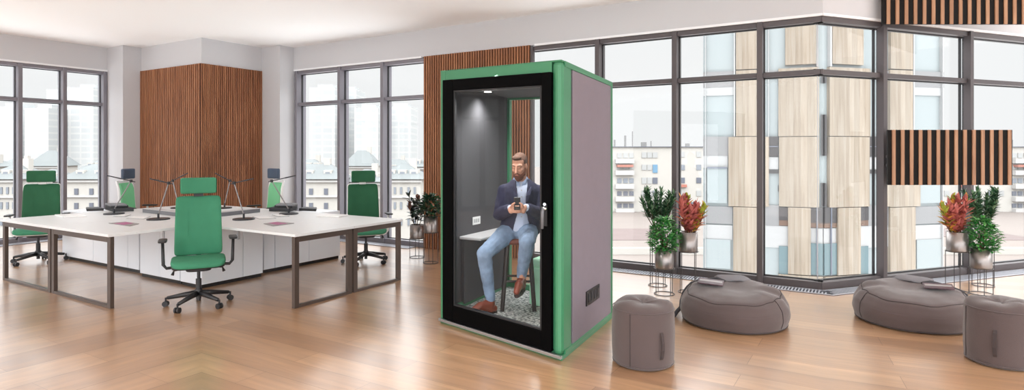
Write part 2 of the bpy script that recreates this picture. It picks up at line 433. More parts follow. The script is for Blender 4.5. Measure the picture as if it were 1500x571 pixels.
def window(name, o_, dr, nn, ts, tend=None, first=True, last=True, w=.062, dp=.20, fm='frame'):
    root = thing(name, None, None, (0,0,0)); root['kind'] = 'structure'
    t0, t1 = ts[0], ts[-1]
    for i, t in enumerate(ts):
        if (i == 0 and not first) or (i == len(ts)-1 and not last): continue
        m = MB().wall(o_, dr, nn, t-w/2, t+w/2, 0.0, 3.085, .02-dp-.02, .02)
        m.go('mullion', M[fm], root, bevel=.004)
    MB().wall(o_, dr, nn, t0, t1, 2.432, 2.488, -.15, -.02).go('transom', M[fm], root, bevel=.004)
    MB().wall(o_, dr, nn, t0, t1, 3.025, 3.084, -.18, -.01).go('top_rail', M[fm], root, bevel=.004)
    MB().wall(o_, dr, nn, t0, t1, 0.0, .085, -.18, -.01).go('bottom_rail', M[fm], root, bevel=.004)
    for i in range(len(ts)-1):
        for za, zb in ((.085, 2.432), (2.488, 3.025)):
            g = MB().wall(o_, dr, nn, ts[i]+.01, ts[i+1]-.01, za, zb, -.115, -.105).go('glass_pane', M['glass'], root)
            gk = MB(); q_ = ((ts[i], ts[i+1], za, za+.012), (ts[i], ts[i+1], zb-.012, zb)) + (((ts[i]+w/2, ts[i]+w/2+.012, za, zb),) if (i or first) else ()) + (((ts[i+1]-w/2-.012, ts[i+1]-w/2, za, zb),) if (i < len(ts)-2 or last) else ())
            for a, b, c, d in q_:
                gk.wall(o_, dr, nn, a, b, c, d, -.125, -.095)
            gk.go('gasket', M['black'], g)
    return root
window('window_1', L0, -d2, n0, [.04, .70, 1.36, 2.02, 2.70, 3.4, 4.1, 4.8, 5.5, 6.2, 6.9, 7.5], fm='frame_lit')
window('window_2', C0, d1, n1, [5.742, 6.667, 7.707, 8.86], first=False, fm='frame_lit')
window('window_3', C0, d1, n1, [0, .66, 1.671, 2.724, 3.75], first=False, last=False)
struct(MB().wall(C0, d1, n1, 3.725, 3.758, 0, 3.085, -.05, .02).go('trim_6', M['frame']))
window('window_4', C0, de, nE, [0, .96, 2.487, 4.0, 5.5, 7.0], first=False, dp=.07)
# glass-to-glass joint at the bay corner
struct(MB().tube([C0 + V((0,.11,.05)), C0 + V((0,.11,3.05))], .005, 8).go('trim_5', M['silver']))

# slatted wall claddings (one piece each: slats are its pattern)
def slat_wall(name, label, o_, dr, nn, t0, t1, z0, z1, pitch, wid, thick, mats, mitre0=0, mitre1=0, back=.012):
    m = MB(); m.wall(o_, dr, nn, t0, t1, z0, z1, 0.001, back, 1)
    n = int(round((t1-t0)/pitch)); p = (t1-t0)/n
    for i in range(n):
        c = t0 + (i+.5)*p; m.wall(o_, dr, nn, c-wid/2, c+wid/2, z0, z1, back, thick, 0)
    return tag(m.go(name, mats), label, 'slat panel')
SW = [M['slat'], M['slatback']]
slat_wall('slat_panel', 'brown timber slat cladding, right-hand face of the wall corner behind the desks', K3, d2, -d1, -.03, 1.187, 0.0, 3.09, .037, .022, .03, SW)['group'] = 'slat cladding on the wall corner'
slat_wall('slat_panel', 'brown timber slat cladding, left-hand face of the wall corner behind the desks', K3, d1, -d2, .0, 1.957, 0.0, 3.09, .061, .037, .03, SW)['group'] = 'slat cladding on the wall corner'
slat_wall('slat_panel', 'brown timber slat cladding between the windows, partly hidden behind the green phone booth', C0, d1, n1, 3.76, 5.742, 0, 3.10, .046, .027, .035, SW)
# two flat slat panels of oak on black fitted in front of the right-hand windows
def hung(label, px0, px1, z0, z1, y, n, brackets):
    x0, x1 = (px0-CX)/F*y, (px1-CX)/F*y
    t = thing('hanging_slat_panel', label, 'slat panel', ((x0+x1)/2, y, z0), 0, 'oak slat panels in front of the right windows')
    w = x1-x0; m = MB().box((0, .03, (z1-z0)/2), (w, .02, z1-z0)); m.go('backing', M['slatblack'], t)
    p = w/n; s_ = MB()
    for i in range(n):
        cx = -w/2 + (i+.5)*p + p*.12
        s_.box((cx, .013, (z1-z0)/2), (p*.40, .014, z1-z0))
    s_.go('slats', M['slatlight'], t, bevel=.003)
    for (bx, ln, bz) in brackets:
        MB().box((bx-(x0+x1)/2, .04+ln/2, bz-z0), (.03, ln, .03)).go('bracket', M['frame'], t)
    return t
yl = 6.86
hung('short oak and black slat panel hanging halfway up the right-hand window, above the plants', 1302, 1485, H0-48/F*yl, H0+33/F*yl, yl, 14, [(4.40, .17, 1.5), (5.30, .50, 1.5), (4.40, .17, 1.4)])
hung('wide oak and black slat panel under the ceiling at the top right', 1294, 1625, H0+188/F*yl, CEIL-.002, yl, 25, [(4.5, .20, 3.3), (5.3, .50, 3.3), (6.3, .85, 3.3)])

# convector grilles along the glass
def grille(o_, dr, nn, t0, t1, label, mitre=0):
    t = thing('floor_grille', label, 'floor grille', (0,0,0), 0, 'convector grilles at the foot of the windows')
    def strip(a0, a1, z0, z1):
        q = [o_ + dr*x + nn*a for x, a in ((t0-a0*mitre, a0), (t1, a0), (t1, a1), (t0-a1*mitre, a1))]
        return [p + V((0,0,z)) for z in (z0, z1) for p in q]
    MB().hexa(strip(.04, .24, .001, .004)).go('trough', M['grilledark'], t)
    m = MB(); x = t0 + (.01 if not mitre else -.05)
    while x < t1 - .02:
        m.wall(o_, dr, nn, x, x+.014, .004, .012, .05 if x > t0 else .14, .23); x += .034
    m.go('bars', M['grille'], t)
    MB().hexa(strip(.04, .052, .001, .013)).hexa(strip(.228, .24, .001, .013)).go('rim', M['grille'], t)
grille(C0, d1, n1, 0, 3.6, 'slotted metal floor grille along the window wall left of the bay corner', .488)
grille(C0, de, nE, .0, 6.0, 'slotted metal floor grille along the window wall right of the bay corner', .488)
grille(L0, -d2, n0, .15, 6.0, 'slotted metal floor grille below the far left windows')
grille(C0, d1, n1, 5.9, 8.8, 'slotted metal floor grille below the windows behind the right green chair')

# ------------------------------------------------------------------ desks
PI1 = N0 - d1*1.58; 
def UV(u, v, z=0): return N0 + d1*u + d2*v + V((0,0,z))
ZT = .74
def frame_loop(o_, dr, nn, L, parent):
    """closed rectangular steel end frame standing under the desk edge; returns parts"""
    b = .058; t = .04
    for (a, c) in ((0, b), (L-b, L)):
        MB().wall(o_, dr, nn, a, c, .0, ZT-.03, -t/2, t/2).go('leg', M['leg'], parent, bevel=.003)
    MB().wall(o_, dr, nn, b, L-b, 0, .03, -t/2, t/2).go('floor_bar', M['leg'], parent, bevel=.003)
    MB().wall(o_, dr, nn, b, L-b, ZT-.085, ZT-.03, -t/2, t/2).go('top_bar', M['leg'], parent, bevel=.003)
def desk(label, poly, ends, rails):
    t = thing('desk', label, 'desk', tuple(UV(*poly[0])), 0, 'white bench desks')
    inv = -UV(*poly[0])
    class O: pass
    pts = [UV(*p) + inv for p in poly]
    MB().prism(pts, ZT-.028, ZT).go('worktop', M['worktop'], t, bevel=.003)
    for (u, v, dr, nn, L) in ends: frame_loop(UV(u, v) + inv, dr, nn, L, t)
    for (u, v, dr, nn, L) in rails:
        MB().wall(UV(u, v) + inv, dr, nn, 0, L, ZT-.085, ZT-.03, -.02, .02).go('rail', M['leg'], t)
    return t
g = .004
desk('white desk nearest the camera on the right arm, magazine with magenta cover on it', [(-1.58, 0), (0, 0), (1.30-.006, .79-g), (-1.58, .79-g)],
     [(-1.54, .01, d2, d1, .765)], [(-1.52, .70, d1, d2, 1.9)])
desk('rear white desk on the right arm, in front of the right-hand green chair', [(-1.58, .79+g), (1.30+.006, .79+g), (2.6, 1.58), (-1.58, 1.58)],
     [(-1.54, .80, d2, d1, .77)], [(-1.52, 1.45, d1, d2, 2.0)])
desk('white desk nearest the camera on the left arm, left of the front green chair', [(-.006, -.96), (-.006, 0), (1.30-.006, .79+g), (1.30-.006, -.96)],
     [(.0, -.92, d1, d2, 1.28)], [])
desk('rear white desk on the far left arm, in front of the left-hand green chair', [(1.30+g, -.96), (1.30+g, .79+.012), (2.6-.008, 1.58+.0), (2.6, -.96)],
     [(1.31, -.92, d1, d2, 1.27)], [])
# low cable screens between the desk fields
def screen(label, a, b):
    A, B = a, b; dr = (B-A).normalized(); nn = V((dr.y, -dr.x, 0)); L = (B-A).length
    t = thing('cable_tray', label, 'cable tray', tuple(A), 0, 'grey cable trays on the desks'); 
    MB().wall(V((0,0,0)), dr, nn, 0, L, 0, .05, -.05, .05).go('body', M['greypl'], t, bevel=.004)
    MB().wall(V((0,0,0)), dr, nn, 0, L, .05, .056, -.055, .055).go('lid', M['shelf'], t)
screen('long low grey cable tray on the desk top, right of the front green chair', UV(.60, .40, ZT), UV(.675, 1.20, ZT))
screen('long low grey cable tray on the desk top, left of the front green chair', UV(.66, .36, ZT), UV(1.95, .41, ZT))

# white cabinets under the desks
def cabinet(label, p, dr, into, L, doors, h, dep, handles, lock=None):
    """front face starts at p, runs along dr; body goes 'into'"""
    t = thing('cabinet', label, 'cabinet', tuple(p), 0, 'white cabinets under the desks'); O = V((0,0,0)); nn = -into
    MB().wall(O, dr, into, 0.01, L-.01, 0, .04, .02, dep-.02).go('plinth', M['plinth'], t)
    MB().wall(O, dr, into, 0, L, .04, h, .018, dep).go('body', M['cab'], t, bevel=.002)
    for i in range(len(doors)-1):
        d = MB().wall(O, dr, into, doors[i]+.004, doors[i+1]-.004, .045, h-.004, -.002, .016).go('door', M['cab'], t, bevel=.002)
        if i in handles:
            hx = handles[i]
            k = MB().wall(O, dr, into, hx-.016, hx+.016, h-.20, h-.06, -.012, -.004)
            k.go('handle', M['silver'], d, bevel=.003)
        if lock and lock[0] == i:
            c = O + dr*lock[1] + V((0,0,h-.07))
            MB().tube([c - into*.012, c], .011, 12).go('lock', M['silver'], d)
    return t
Mc = G(295, 423, 0)
cabinet('white cabinet with a bar handle under the desk, just right of the front green chair', Mc, d2, d1, .80, [0, .524, .80], .705, .42, {0: .46})
cabinet('long low white cabinet with a lock under the desk, behind the right bronze desk legs', G(386, 400.5), d2, d1, 1.28, [0, .17, .72, 1.28], .70, .42, {}, (1, .24))
cabinet('white cabinet with a bar handle under the desk, just left of the front green chair', Mc + d1*.43 , d1, d2, .88, [0, .43, .88], .705, .42, {0: .34})
cabinet('long low white cabinet with a lock under the desk, behind the left bronze desk legs', G(204, 400.5), d1, d2, 2.12, [0, .28, 1.2, 2.12], .70, .42, {}, (1, .40))

# ------------------------------------------------------------------ desk lamps
def lamp(label, bpx, bpy_, jpx, jpy, tpx, tpy, r=.125, sy=0, ty=-.1):
    b = G(bpx, bpy_, ZT); d = b.y
    j = AT(jpx, jpy, d+sy) - b; tp = AT(tpx, tpy, d+ty) - b
    t = thing('desk_lamp', label, 'desk lamp', tuple(b), 0, 'slim black desk lamps')
    MB().lathe([(.001,0),(r,0),(r,.012),(r-.006,.016),(.001,.016)], 36).go('base', M['lampm'], t)
    MB().tube([(0,0,.014),(0,0,.075)], .012, 12).go('post', M['lampm'], t)
    MB().tube([(0,0,.06), j], .0075, 10).go('stem', M['lampstem'], t)
    MB().lathe([(.001,-.018),(.017,-.018),(.019,0),(.017,.018),(.001,.018)], 16, j).go('joint', M['black'], t)
    dr = (tp-j).normalized(); st = j - dr*.05; m = tp - dr*.16
    MB().tube([st, m], .006, 10).go('arm', M['lampm'], t)
    hd_ = MB().tube([m - dr*.005, m + dr*.01, tp], [.007, .0085, .007], 10).go('lamp_head', M['lampm'], t)
    return t
lamp('slim lamp on the near right desk, just right of the front green chair back', 357, 321.5, 343, 268, 371, 261.5)
lamp('slim lamp at the back of the desks, right of the front chair, before the slats', 329, 305, 337, 264.5, 315, 253.5, r=.10)
lamp('slim lamp beside the black folders on the right desk, arm pointing right at the window', 423, 313.5, 398, 265, 433, 257, r=.12)
lamp('slim lamp on the near left desk, just left of the front green chair back', 232, 321.5, 247, 268, 219, 261.5)
lamp('slim lamp at the back of the desks, left of the front chair, before the slats', 261, 305, 253, 264.5, 275, 253.5, r=.10)
lamp('slim lamp beside the black folders on the left desk, arm pointing left at the window', 167, 313.5, 192, 265, 157, 257, r=.12)

# ------------------------------------------------------------------ papers, folders
def flat(name, label, cat, pxs, z, h, mt, group=None, extra=None, bevel=.002, mats=None):
    P = [G(a, b, z) for a, b in pxs]; c = sum(P, V())/4
    o = MB().hexa([p - c for p in P] + [p - c + V((0,0,h)) for p in P]).go(name, mt, None, bevel=bevel, loc=c)
    tag(o, label, cat, group)
    if extra:
        for (nm, a0, a1, b0, b1, m2) in extra:
            q = lambda s, t: (P[0]*(1-s)*(1-t) + P[1]*s*(1-t) + P[2]*s*t + P[3]*(1-s)*t) - c + V((0,0,h))
            pts = [q(a0,b0), q(a1,b0), q(a1,b1), q(a0,b1)]
            MB().hexa(pts + [x + V((0,0,.0012)) for x in pts]).go(nm, m2, o)
    return o
def mirror(l): return [(590-a, b) for a, b in l][::-1]
def both(name, lr, cat, pxs, z, h, mt, **k):
    flat(name, lr % 'right', cat, pxs, z, h, mt, **k)
    flat(name, lr % 'left', cat, mirror(pxs), z, h, mt, **k)
both('magazine', 'closed magazine with a magenta cover picture on the near %s desk', 'magazine', [(400, 331.5), (431, 327.2), (407, 325.2), (386, 328)], ZT+.001, .006, M['magcover'],
     extra=[('cover_picture', .28, .78, .12, .95, M['magpink'])], group='magenta magazines')
both('paper_sheet', 'open printed sheet edged in black on the middle of the %s desks', 'paper', [(380, 321), (405, 320), (394, 316.2), (369, 317.5)], ZT+.001, .004, M['papergrey'], extra=[('page', .05, .95, .08, .92, M['paper'])], group='printed sheets')
both('paper_stack', 'small stack of papers beside the lamp on the %s desks', 'paper', [(407, 317.5), (424, 317.2), (412, 314.6), (398, 315)], ZT+.001, .008, M['papergrey'], extra=[('page', .05, .95, .08, .92, M['paper'])], group='paper stacks')
both('laptop', 'closed white laptop lying on the rear %s desk', 'laptop', [(463, 317.3), (497, 318.8), (510, 316), (478, 314.5)], ZT+.001, .018, M['whitepl'], group='closed white laptops')
both('ring_binder', 'black binder nearest the lamp on the %s desks', 'binder', [(394, 309.3), (424, 310.2), (436, 307), (404, 306.6)], ZT+.001, .05, M['binder'], extra=[('label_strip', .02, .98, .02, .08, M['greypl'])], group='black binders')
both('ring_binder', 'black binder farther from the chair on the %s desks', 'binder', [(438, 308.6), (463, 309.4), (464, 307), (446, 306.2)], ZT+.001, .035, M['binder'], extra=[('label_strip', .02, .98, .02, .08, M['greypl'])], group='black binders')
for nm, mr in (('right', False), ('left', True)):
    a = [(402, 303.5), (428, 304), (436, 301.4), (408, 301)]; b = [(404, 301.3), (430, 301.7), (436, 299.5), (410, 299.2)]
    flat('book', 'dark book lying on the black binder on the %s desks' % nm, 'book', mirror(a) if mr else a, ZT+.052, .028, M['binder'], 'books on the binders')
    flat('book', 'grey book topmost of the pile on the %s desks' % nm, 'book', mirror(b) if mr else b, ZT+.081, .022, M['greypl'], 'books on the binders')

# ------------------------------------------------------------------ task chairs
def make_chair(label, loc, rz, up, framem, seatm=None, shell=False, rim=0):
    t = thing('office_chair', label, 'office chair', loc, rz, 'green office chairs')
    seatm = seatm or up
    for i in range(5):
        a = PI/2 + 2*PI*i/5 + .0
        c, s_ = math.cos(a), math.sin(a)
        leg = MB().tube([(0.02*c,.02*s_,.125),(.12*c,.12*s_,.115),(.30*c,.30*s_,.085)], [.03,.026,.017], 10).go('leg', M['black'], t, smooth=True)
        m = MB(); P = V((.315*c,.315*s_,0)); tn = V((-s_, c, 0))
        m.tube([P + V((0,0,.09)), P + V((0,0,.05))], .009, 8)
        for k in (-1, 1):
            q = P + tn*.016*k + V((0,0,.028)); m.tube([q - tn*.009, q + tn*.009], .028, 18)
        m.tube([P - tn*.02 + V((0,0,.03)), P + tn*.02 + V((0,0,.03))], .019, 14)
        m.go('caster', M['black'], t)
    MB().lathe([(.001,.09),(.038,.09),(.042,.13),(.034,.165),(.001,.165)], 24).lathe([(.001,.05),(.02,.05),(.02,.09),(.001,.09)], 20).go('hub', M['black'], t, smooth=False)
    MB().lathe([(.001,.16),(.027,.16),(.027,.27),(.016,.272),(.016,.37),(.001,.37)], 20).go('gas_lift', M['black'], t)
    MB().sq((0,.02,.385), (.12,.15,.03), .4, .4, 24, 12, axis='z').box((-.15,.02,.385),(.12,.06,.03)).box((.15,.02,.385),(.12,.06,.03)).go('tilt_mechanism', M['black'], t)
    for k in (-1, 1):
        MB().tube([(k*.12,-.02,.385),(k*.22,-.03,.375),(k*.235,-.05,.335)], [.009,.009,.016], 8).go('lever', M['black'], t)
    MB().sq((0,-.02,.42), (.245,.24,.022), .5, .35, 40, 12, axis='z').go('seat_pan', framem if shell else M['black'], t, smooth=True)
    def sf(q):
        q = q.copy(); f = max(0, -(q.y+.12)); q.z -= f*f*1.6; q.z -= .010*math.cos(q.x/.25*PI/2)*(1 if q.z > 0 else 0); return q
    MB().sq((0,-.03,.463), (.25,.25,.036), .45, .38, 56, 16, axis='z', fn=sf).go('seat', seatm, t, smooth=True)
    # backrest, tall, tapering upward, slightly curved
    def bf(q):
        z = q.z; q = q.copy(); q.x *= 1 - .07*(z/.3+1)/2*1.0
        q.y += -.035*math.cos(z/.31*PI/2) + .03 - .10*(q.x/.25)**2*.6 + max(0, z)*.12
        return q
    MB().sq((0,.185,.79), (.228-rim,.030,.305-rim), .5, .13, 72, 16, fn=bf).go('backrest', up, t, smooth=True)
    if shell:
        def bf2(q): r = bf(q); return r
        MB().sq((0,.205,.79), (.234,.024,.311), .5, .13, 72, 12, fn=bf2).go('back_shell', framem, t, smooth=True)
    MB().tube([(0,.10,.39),(0,.22,.41),(0,.255,.50),(0,.262,.62)], [.026,.026,.022,.018], 12).go('back_support', framem if shell else M['black'], t, smooth=True)
    hf = lambda q: V((q.x*(1+.0*q.z), q.y - .12*(q.x/.14)**2*.22, q.z))
    MB().sq((0,.195,1.205), (.170,.03,.083), .5, .16, 64, 14, fn=hf).go('headrest', up, t, smooth=True)
    MB().tube([(0,.235,1.04),(0,.245,1.12),(0,.215,1.19)], .013, 10).box((0,.222,1.115),(.09,.02,.05)).go('headrest_stalk', framem if shell else M['black'], t)
    for k in (-1, 1):
        MB().tube([(k*.19,.02,.40),(k*.29,.02,.395),(k*.318,.02,.43),(k*.325,.03,.66)], [.015,.015,.016,.015], 10).go('arm_post', framem if shell else M['black'], t, smooth=True)
        MB().sq((k*.322,-.01,.675), (.04,.12,.013), .5, .4, 32, 10, axis='z').go('armrest', M['black'], t, smooth=True)
    return t
cpos = V(((291-CX)/F*6.06, 6.06, 0))
front_chair = make_chair('bright green high-backed office chair in front, standing at the inner corner of the desks', cpos, face_angle(-cpos), M['green'], M['black'])
front_chair.scale = (.98, .98, 1.0)
cR = V(((536-CX)/F*8.42, 8.42, 0)); cLft = V(((56-CX)/F*8.42, 8.42, 0))
ch2 = make_chair('dark green office chair behind the right desk in front of the window', cR, face_angle(-cR) + .22, M['green_dark'], M['whitepl'], shell=True, seatm=M['green'])
dup(ch2, cLft, face_angle(-cLft) - .22, 'dark green office chair behind the left desk in front of the far left window')
cb = V(((387-CX)/F*9.6, 9.6, 0)); cb2 = V(((203-CX)/F*9.6, 9.6, 0))
ch3 = make_chair('pale green mesh office chair with white frame at the back, before the right column', cb, face_angle(V((-1,-1.2,0))), M['green_pale'], M['whitepl'], shell=True, rim=.035)
for c_ in ch3.children:
    if c_.name.startswith('headrest') and 'stalk' not in c_.name:
        c_.data = c_.data.copy(); c_.data.materials[0] = mat('slate_blue_mesh', (70, 84, 104), .7)
dup(ch3, cb2, -(face_angle(V((-1,-1.2,0))) + math.atan2(cb.x, cb.y)) - math.atan2(cb2.x, cb2.y), 'pale green mesh office chair with white frame at the back, before the left column')

# ------------------------------------------------------------------ phone booth
Bc = G(823, 529); Ac = V(((645-CX)/F*5.45, 5.45, 0)); Cc = V(((897-CX)/F*5.58, 5.58, 0))
ea, ec = Ac - Bc, Cc - Bc
LA, LC = ea.length, ec.length
zA, zB, zC = 2.295, 2.24, 2.205
def BP(s, t, z):      # s metres along the front, t metres along the side; z scaled so that 2.24 is the local top
    p = Bc + ea*(s/LA) + ec*(t/LC)
    top = zB + (zA-zB)*s/LA + (zC-zB)*t/LC
    return V((p.x, p.y, z if z < .2 else .2 + (z-.2)*(top-.2)/(2.24-.2)))
booth = thing('phone_booth', 'green framed office phone booth with lilac side panel and black glass door', 'phone booth', tuple(Bc))
def bb(s0, s1, t0, t1, z0, z1, name, m, parent=booth, bevel=.004, mb=None):
    P = [BP(s, t, z) - Bc for z in (z0, z1) for s, t in ((s0,t0),(s1,t0),(s1,t1),(s0,t1))]
    b = (mb or MB()).hexa(P)
    return b if mb is not None else b.go(name, m, parent, bevel=bevel)
def s_px(px, t=0):
    r = (px-CX)/F; p = Bc + ec*(t/LC); return (r*p.y - p.x)/((ea.x - r*ea.y)/LA)
def t_px(px, s=0):
    r = (px-CX)/F; p = Bc + ea*(s/LA); return (r*p.y - p.x)/((ec.x - r*ec.y)/LC)
sL, sR = s_px(652), s_px(808)
T = 2.24
# outer shell in green, with rounded front right post
bb(0, LA, .0, LC, 0, .035, 'base', M['booth_green'])
bb(-.004, LA+.004, -.03, .0, .02, .045, 'sill', M['silver'], bevel=.002)
tg = t_px(839)
bb(.0, sR, 0, tg, .03, T, 'front_post', M['booth_green'], bevel=.04)
bb(sL, LA, 0, .09, .03, T, 'front_post', M['booth_green'], bevel=.012)
bb(sR, sL, 0.0, .09, 2.14, T, 'top_rail', M['booth_green'], bevel=.006)
tg = t_px(839)
# side wall: felt panel framed in green
ts0, ts1 = .085, LC-.03
sw = MB(); 
bb(0, .07, tg-.002, LC-.03, .05, 2.195, 'side_panel', M['lilac'], bevel=.004)
bb(-.006, .08, LC-.035, LC, .03, T, 'corner_post', M['booth_green'], bevel=.008)
bb(-.006, .08, .06, LC-.03, 2.195, T, 'side_rail', M['booth_green'], bevel=.006)
bb(-.006, .08, .06, LC-.03, .03, .065, 'side_rail', M['booth_green'], bevel=.006)
# vent
v0, v1 = t_px(858), t_px(877)
vt = bb(-.012, 0, v0, v1, .285, .405, 'vent', M['black'], bevel=.002)
vs_ = MB()
for i in range(4):
    a = v0 + (v1-v0)*(.12+.22*i); bb(-.015, -.011, a, a+(v1-v0)*.12, .31, .38, '', None, mb=vs_)
vs_.go('vent_slots', M['strap'], vt)
# left wall
bb(LA-.07, LA, .05, LC, .03, 2.2, 'side_wall', M['lilac'])
bb(LA-.086, LA-.07, .09, LC-.05, .13, 2.15, 'acoustic_lining', M['charcoal'], bevel=0)
bb(.07, .086, .09, LC-.05, .13, 2.15, 'acoustic_lining', M['charcoal'], bevel=0)
bb(LA-.115, LA-.07, .09, LC-.05, .10, .145, 'skirting', M['booth_green'], bevel=0)
# floor
bb(.07, LA-.07, .08, LC-.03, .03, .10, 'floor_panel', M['carpet'], bevel=0)
# roof and inner ceiling
bb(.0, LA, .0, LC, 2.225, 2.24, 'roof', M['booth_green'], bevel=.006)
bb(.06, LA-.06, .08, LC-.03, 2.12, 2.22, 'inner_ceiling', M['darkceil'], bevel=0)
# rear frame and glass
bb(LA-.12, LA, LC-.06, LC, .03, 2.23, 'rear_post', M['booth_green'])
bb(.0, .10, LC-.06, LC-.036, .03, 2.22, 'rear_post', M['booth_green'])
bb(.10, LA-.12, LC-.06, LC, .03, .16, 'rear_rail', M['booth_green'])
bb(.10, LA-.12, LC-.06, LC, 2.10, 2.22, 'rear_rail', M['booth_green'])
bb(.10, LA-.12, LC-.035, LC-.025, .16, 2.10, 'rear_glass', M['boothglass'], bevel=0)
# door
door = thing('x', None, None); bpy.data.objects.remove(door)
d0, dL = s_px(809), s_px(650)
zt, zb = 2.150, .05
gl0, glL = s_px(794.5), s_px(665)
bw = gl0 - d0
dr_ = bb(d0, gl0, -.022, .03, zb, zt, 'door_frame', M['blackgloss'], bevel=.004, mb=None)
bpy.data.objects.remove(dr_)
m = MB()
bb(d0, gl0, -.022, .03, zb, zt, '', None, mb=m); bb(glL, dL, -.022, .03, zb, zt, '', None, mb=m)
bb(gl0, glL, -.022, .03, zb, .19, '', None, mb=m); bb(gl0, glL, -.022, .03, 2.055, zt, '', None, mb=m)
dfr = m.go('door', M['blackgloss'], booth, bevel=.005)
m = MB()
for a in ((gl0, gl0+.02, .19, 2.055), (glL-.02, glL, .19, 2.055), (gl0, glL, .19, .205), (gl0, glL, 2.04, 2.055)):
    bb(a[0], a[1], -.012, .024, a[2], a[3], '', None, mb=m)
m.go('glazing_bead', M['black'], dfr, bevel=.002)
bb(gl0, glL, -.002, .006, .19, 2.055, 'door_glass', M['boothglass'], dfr, bevel=0)
sh = s_px(801)
m = MB(); bb(sh-.018, sh+.018, -.032, -.022, .99, 1.16, '', None, mb=m); pl = m.go('handle_plate', M['black'], dfr, bevel=.004)
hp = [BP(sh, -.03, 1.12)-Bc, BP(sh, -.075, 1.12)-Bc, BP(sh+.004, -.078, 1.09)-Bc, BP(sh+.006, -.076, .975)-Bc]
MB().tube(hp, [.011,.011,.012,.010], 10).go('handle', M['greypl'], dfr, smooth=True)
MB().tube([BP(sh+.02, -.06, 1.13)-Bc, BP(sh-.03, -.07, 1.125)-Bc], .010, 10).go('turn_lever', M['chrome'], dfr, smooth=True)
MB().tube([BP(sh, -.03, 1.155)-Bc, BP(sh, -.045, 1.155)-Bc], .012, 12).go('lock', M['chrome'], dfr)
# shelf along the left wall, its modesty panel, outlet
sw_ = s_px(675, .2)
P2 = [BP(s, t, z) - Bc for z in (.725, .752) for s, t in ((LA-.086,.22),(LA-.33,.30),(LA-.36,1.0),(LA-.086,1.14))]
shf = MB().hexa(P2).go('wall_shelf', M['shelf'], booth, bevel=.01)
bb(LA-.13, LA-.086, .26, 1.12, .13, .725, 'modesty_panel', M['charcoal'], bevel=.004)
ol = bb(LA-.092, LA-.086, .47, .62, .83, .905, 'power_outlet', M['whitepl'], bevel=.002)
m = MB()
for a in (.495, .532, .569): bb(LA-.0945, LA-.092, a, a+.024, .85, .885, '', None, mb=m)
m.go('socket', M['papergrey'], ol)
# bench seat at the back
sb_ = s_px(774, LC-.5)
bb(.086, sb_, LC-.49, LC-.07, .10, .47, 'bench', M['mint'], bevel=.02)
bb(.086, sb_, LC-.50, LC-.065, .47, .53, 'bench_cushion', M['mint'], booth, bevel=.02)
# ceiling lamp (with its light)
lp = BP(LA-.20, .62, 2.118) - Bc
MB().lathe([(.001,0),(.035,0),(.038,-.008),(.001,-.008)], 24, lp).go('ceiling_light', M['screenlight'], booth)
ld = bpy.data.lights.new('booth_downlight', 'SPOT'); ld.energy = 45; ld.spot_size = math.radians(140); ld.spot_blend = .8; ld.shadow_soft_size = .12; ld.color = (1, .98, .95)
lo = bpy.data.objects.new('booth_downlight', ld); C.objects.link(lo); lo.location = Bc + lp + V((0,0,-.03)); lo.parent = booth; lo.location = lp + V((0,0,-.03))

ld2 = bpy.data.lights.new('booth_fill_light', 'AREA'); ld2.shape = 'RECTANGLE'; ld2.size = .7; ld2.size_y = .5; ld2.energy = 30; ld2.color = (1, .985, .96)  # unseen fill light added to brighten the seated person
lo2 = bpy.data.objects.new('booth_fill_light', ld2); C.objects.link(lo2); lo2.parent = booth; lo2.location = BP(.62, .42, 2.10) - Bc; lo2.rotation_euler = (math.radians(-18), 0, .3)
# ------------------------------------------------------------------ stool
st = thing('bar_stool', 'dark wooden bar stool with brown seat inside the booth under the man', 'bar stool', (.06, 5.58, .10))
zS = .62
tops = [(-.10,-.10),(.10,-.10),(.10,.10),(-.10,.10)]
feet = [(-.15,-.13),(.145,-.13),(.15,.15),(-.15,.15)]
for a, b in zip(feet, tops): MB().tube([(a[0],a[1],0), (b[0],b[1],zS)], [.019,.024], 10).go('leg', M['stoolwood'], st)
for i in range(4):
    p = [V(feet[k]).to_3d()*0.6 + V(tops[k]).to_3d()*.4 for k in (i, (i+1) % 4)]
    MB().tube([p[0]+V((0,0,.27)), p[1]+V((0,0,.27))], .011, 8).go('stretcher', M['stoolwood'], st)
MB().sq((0,0,zS+.012), (.165,.165,.03), .5, .6, 40, 12, axis='z').go('seat', M['stoolseat'], st, smooth=True)

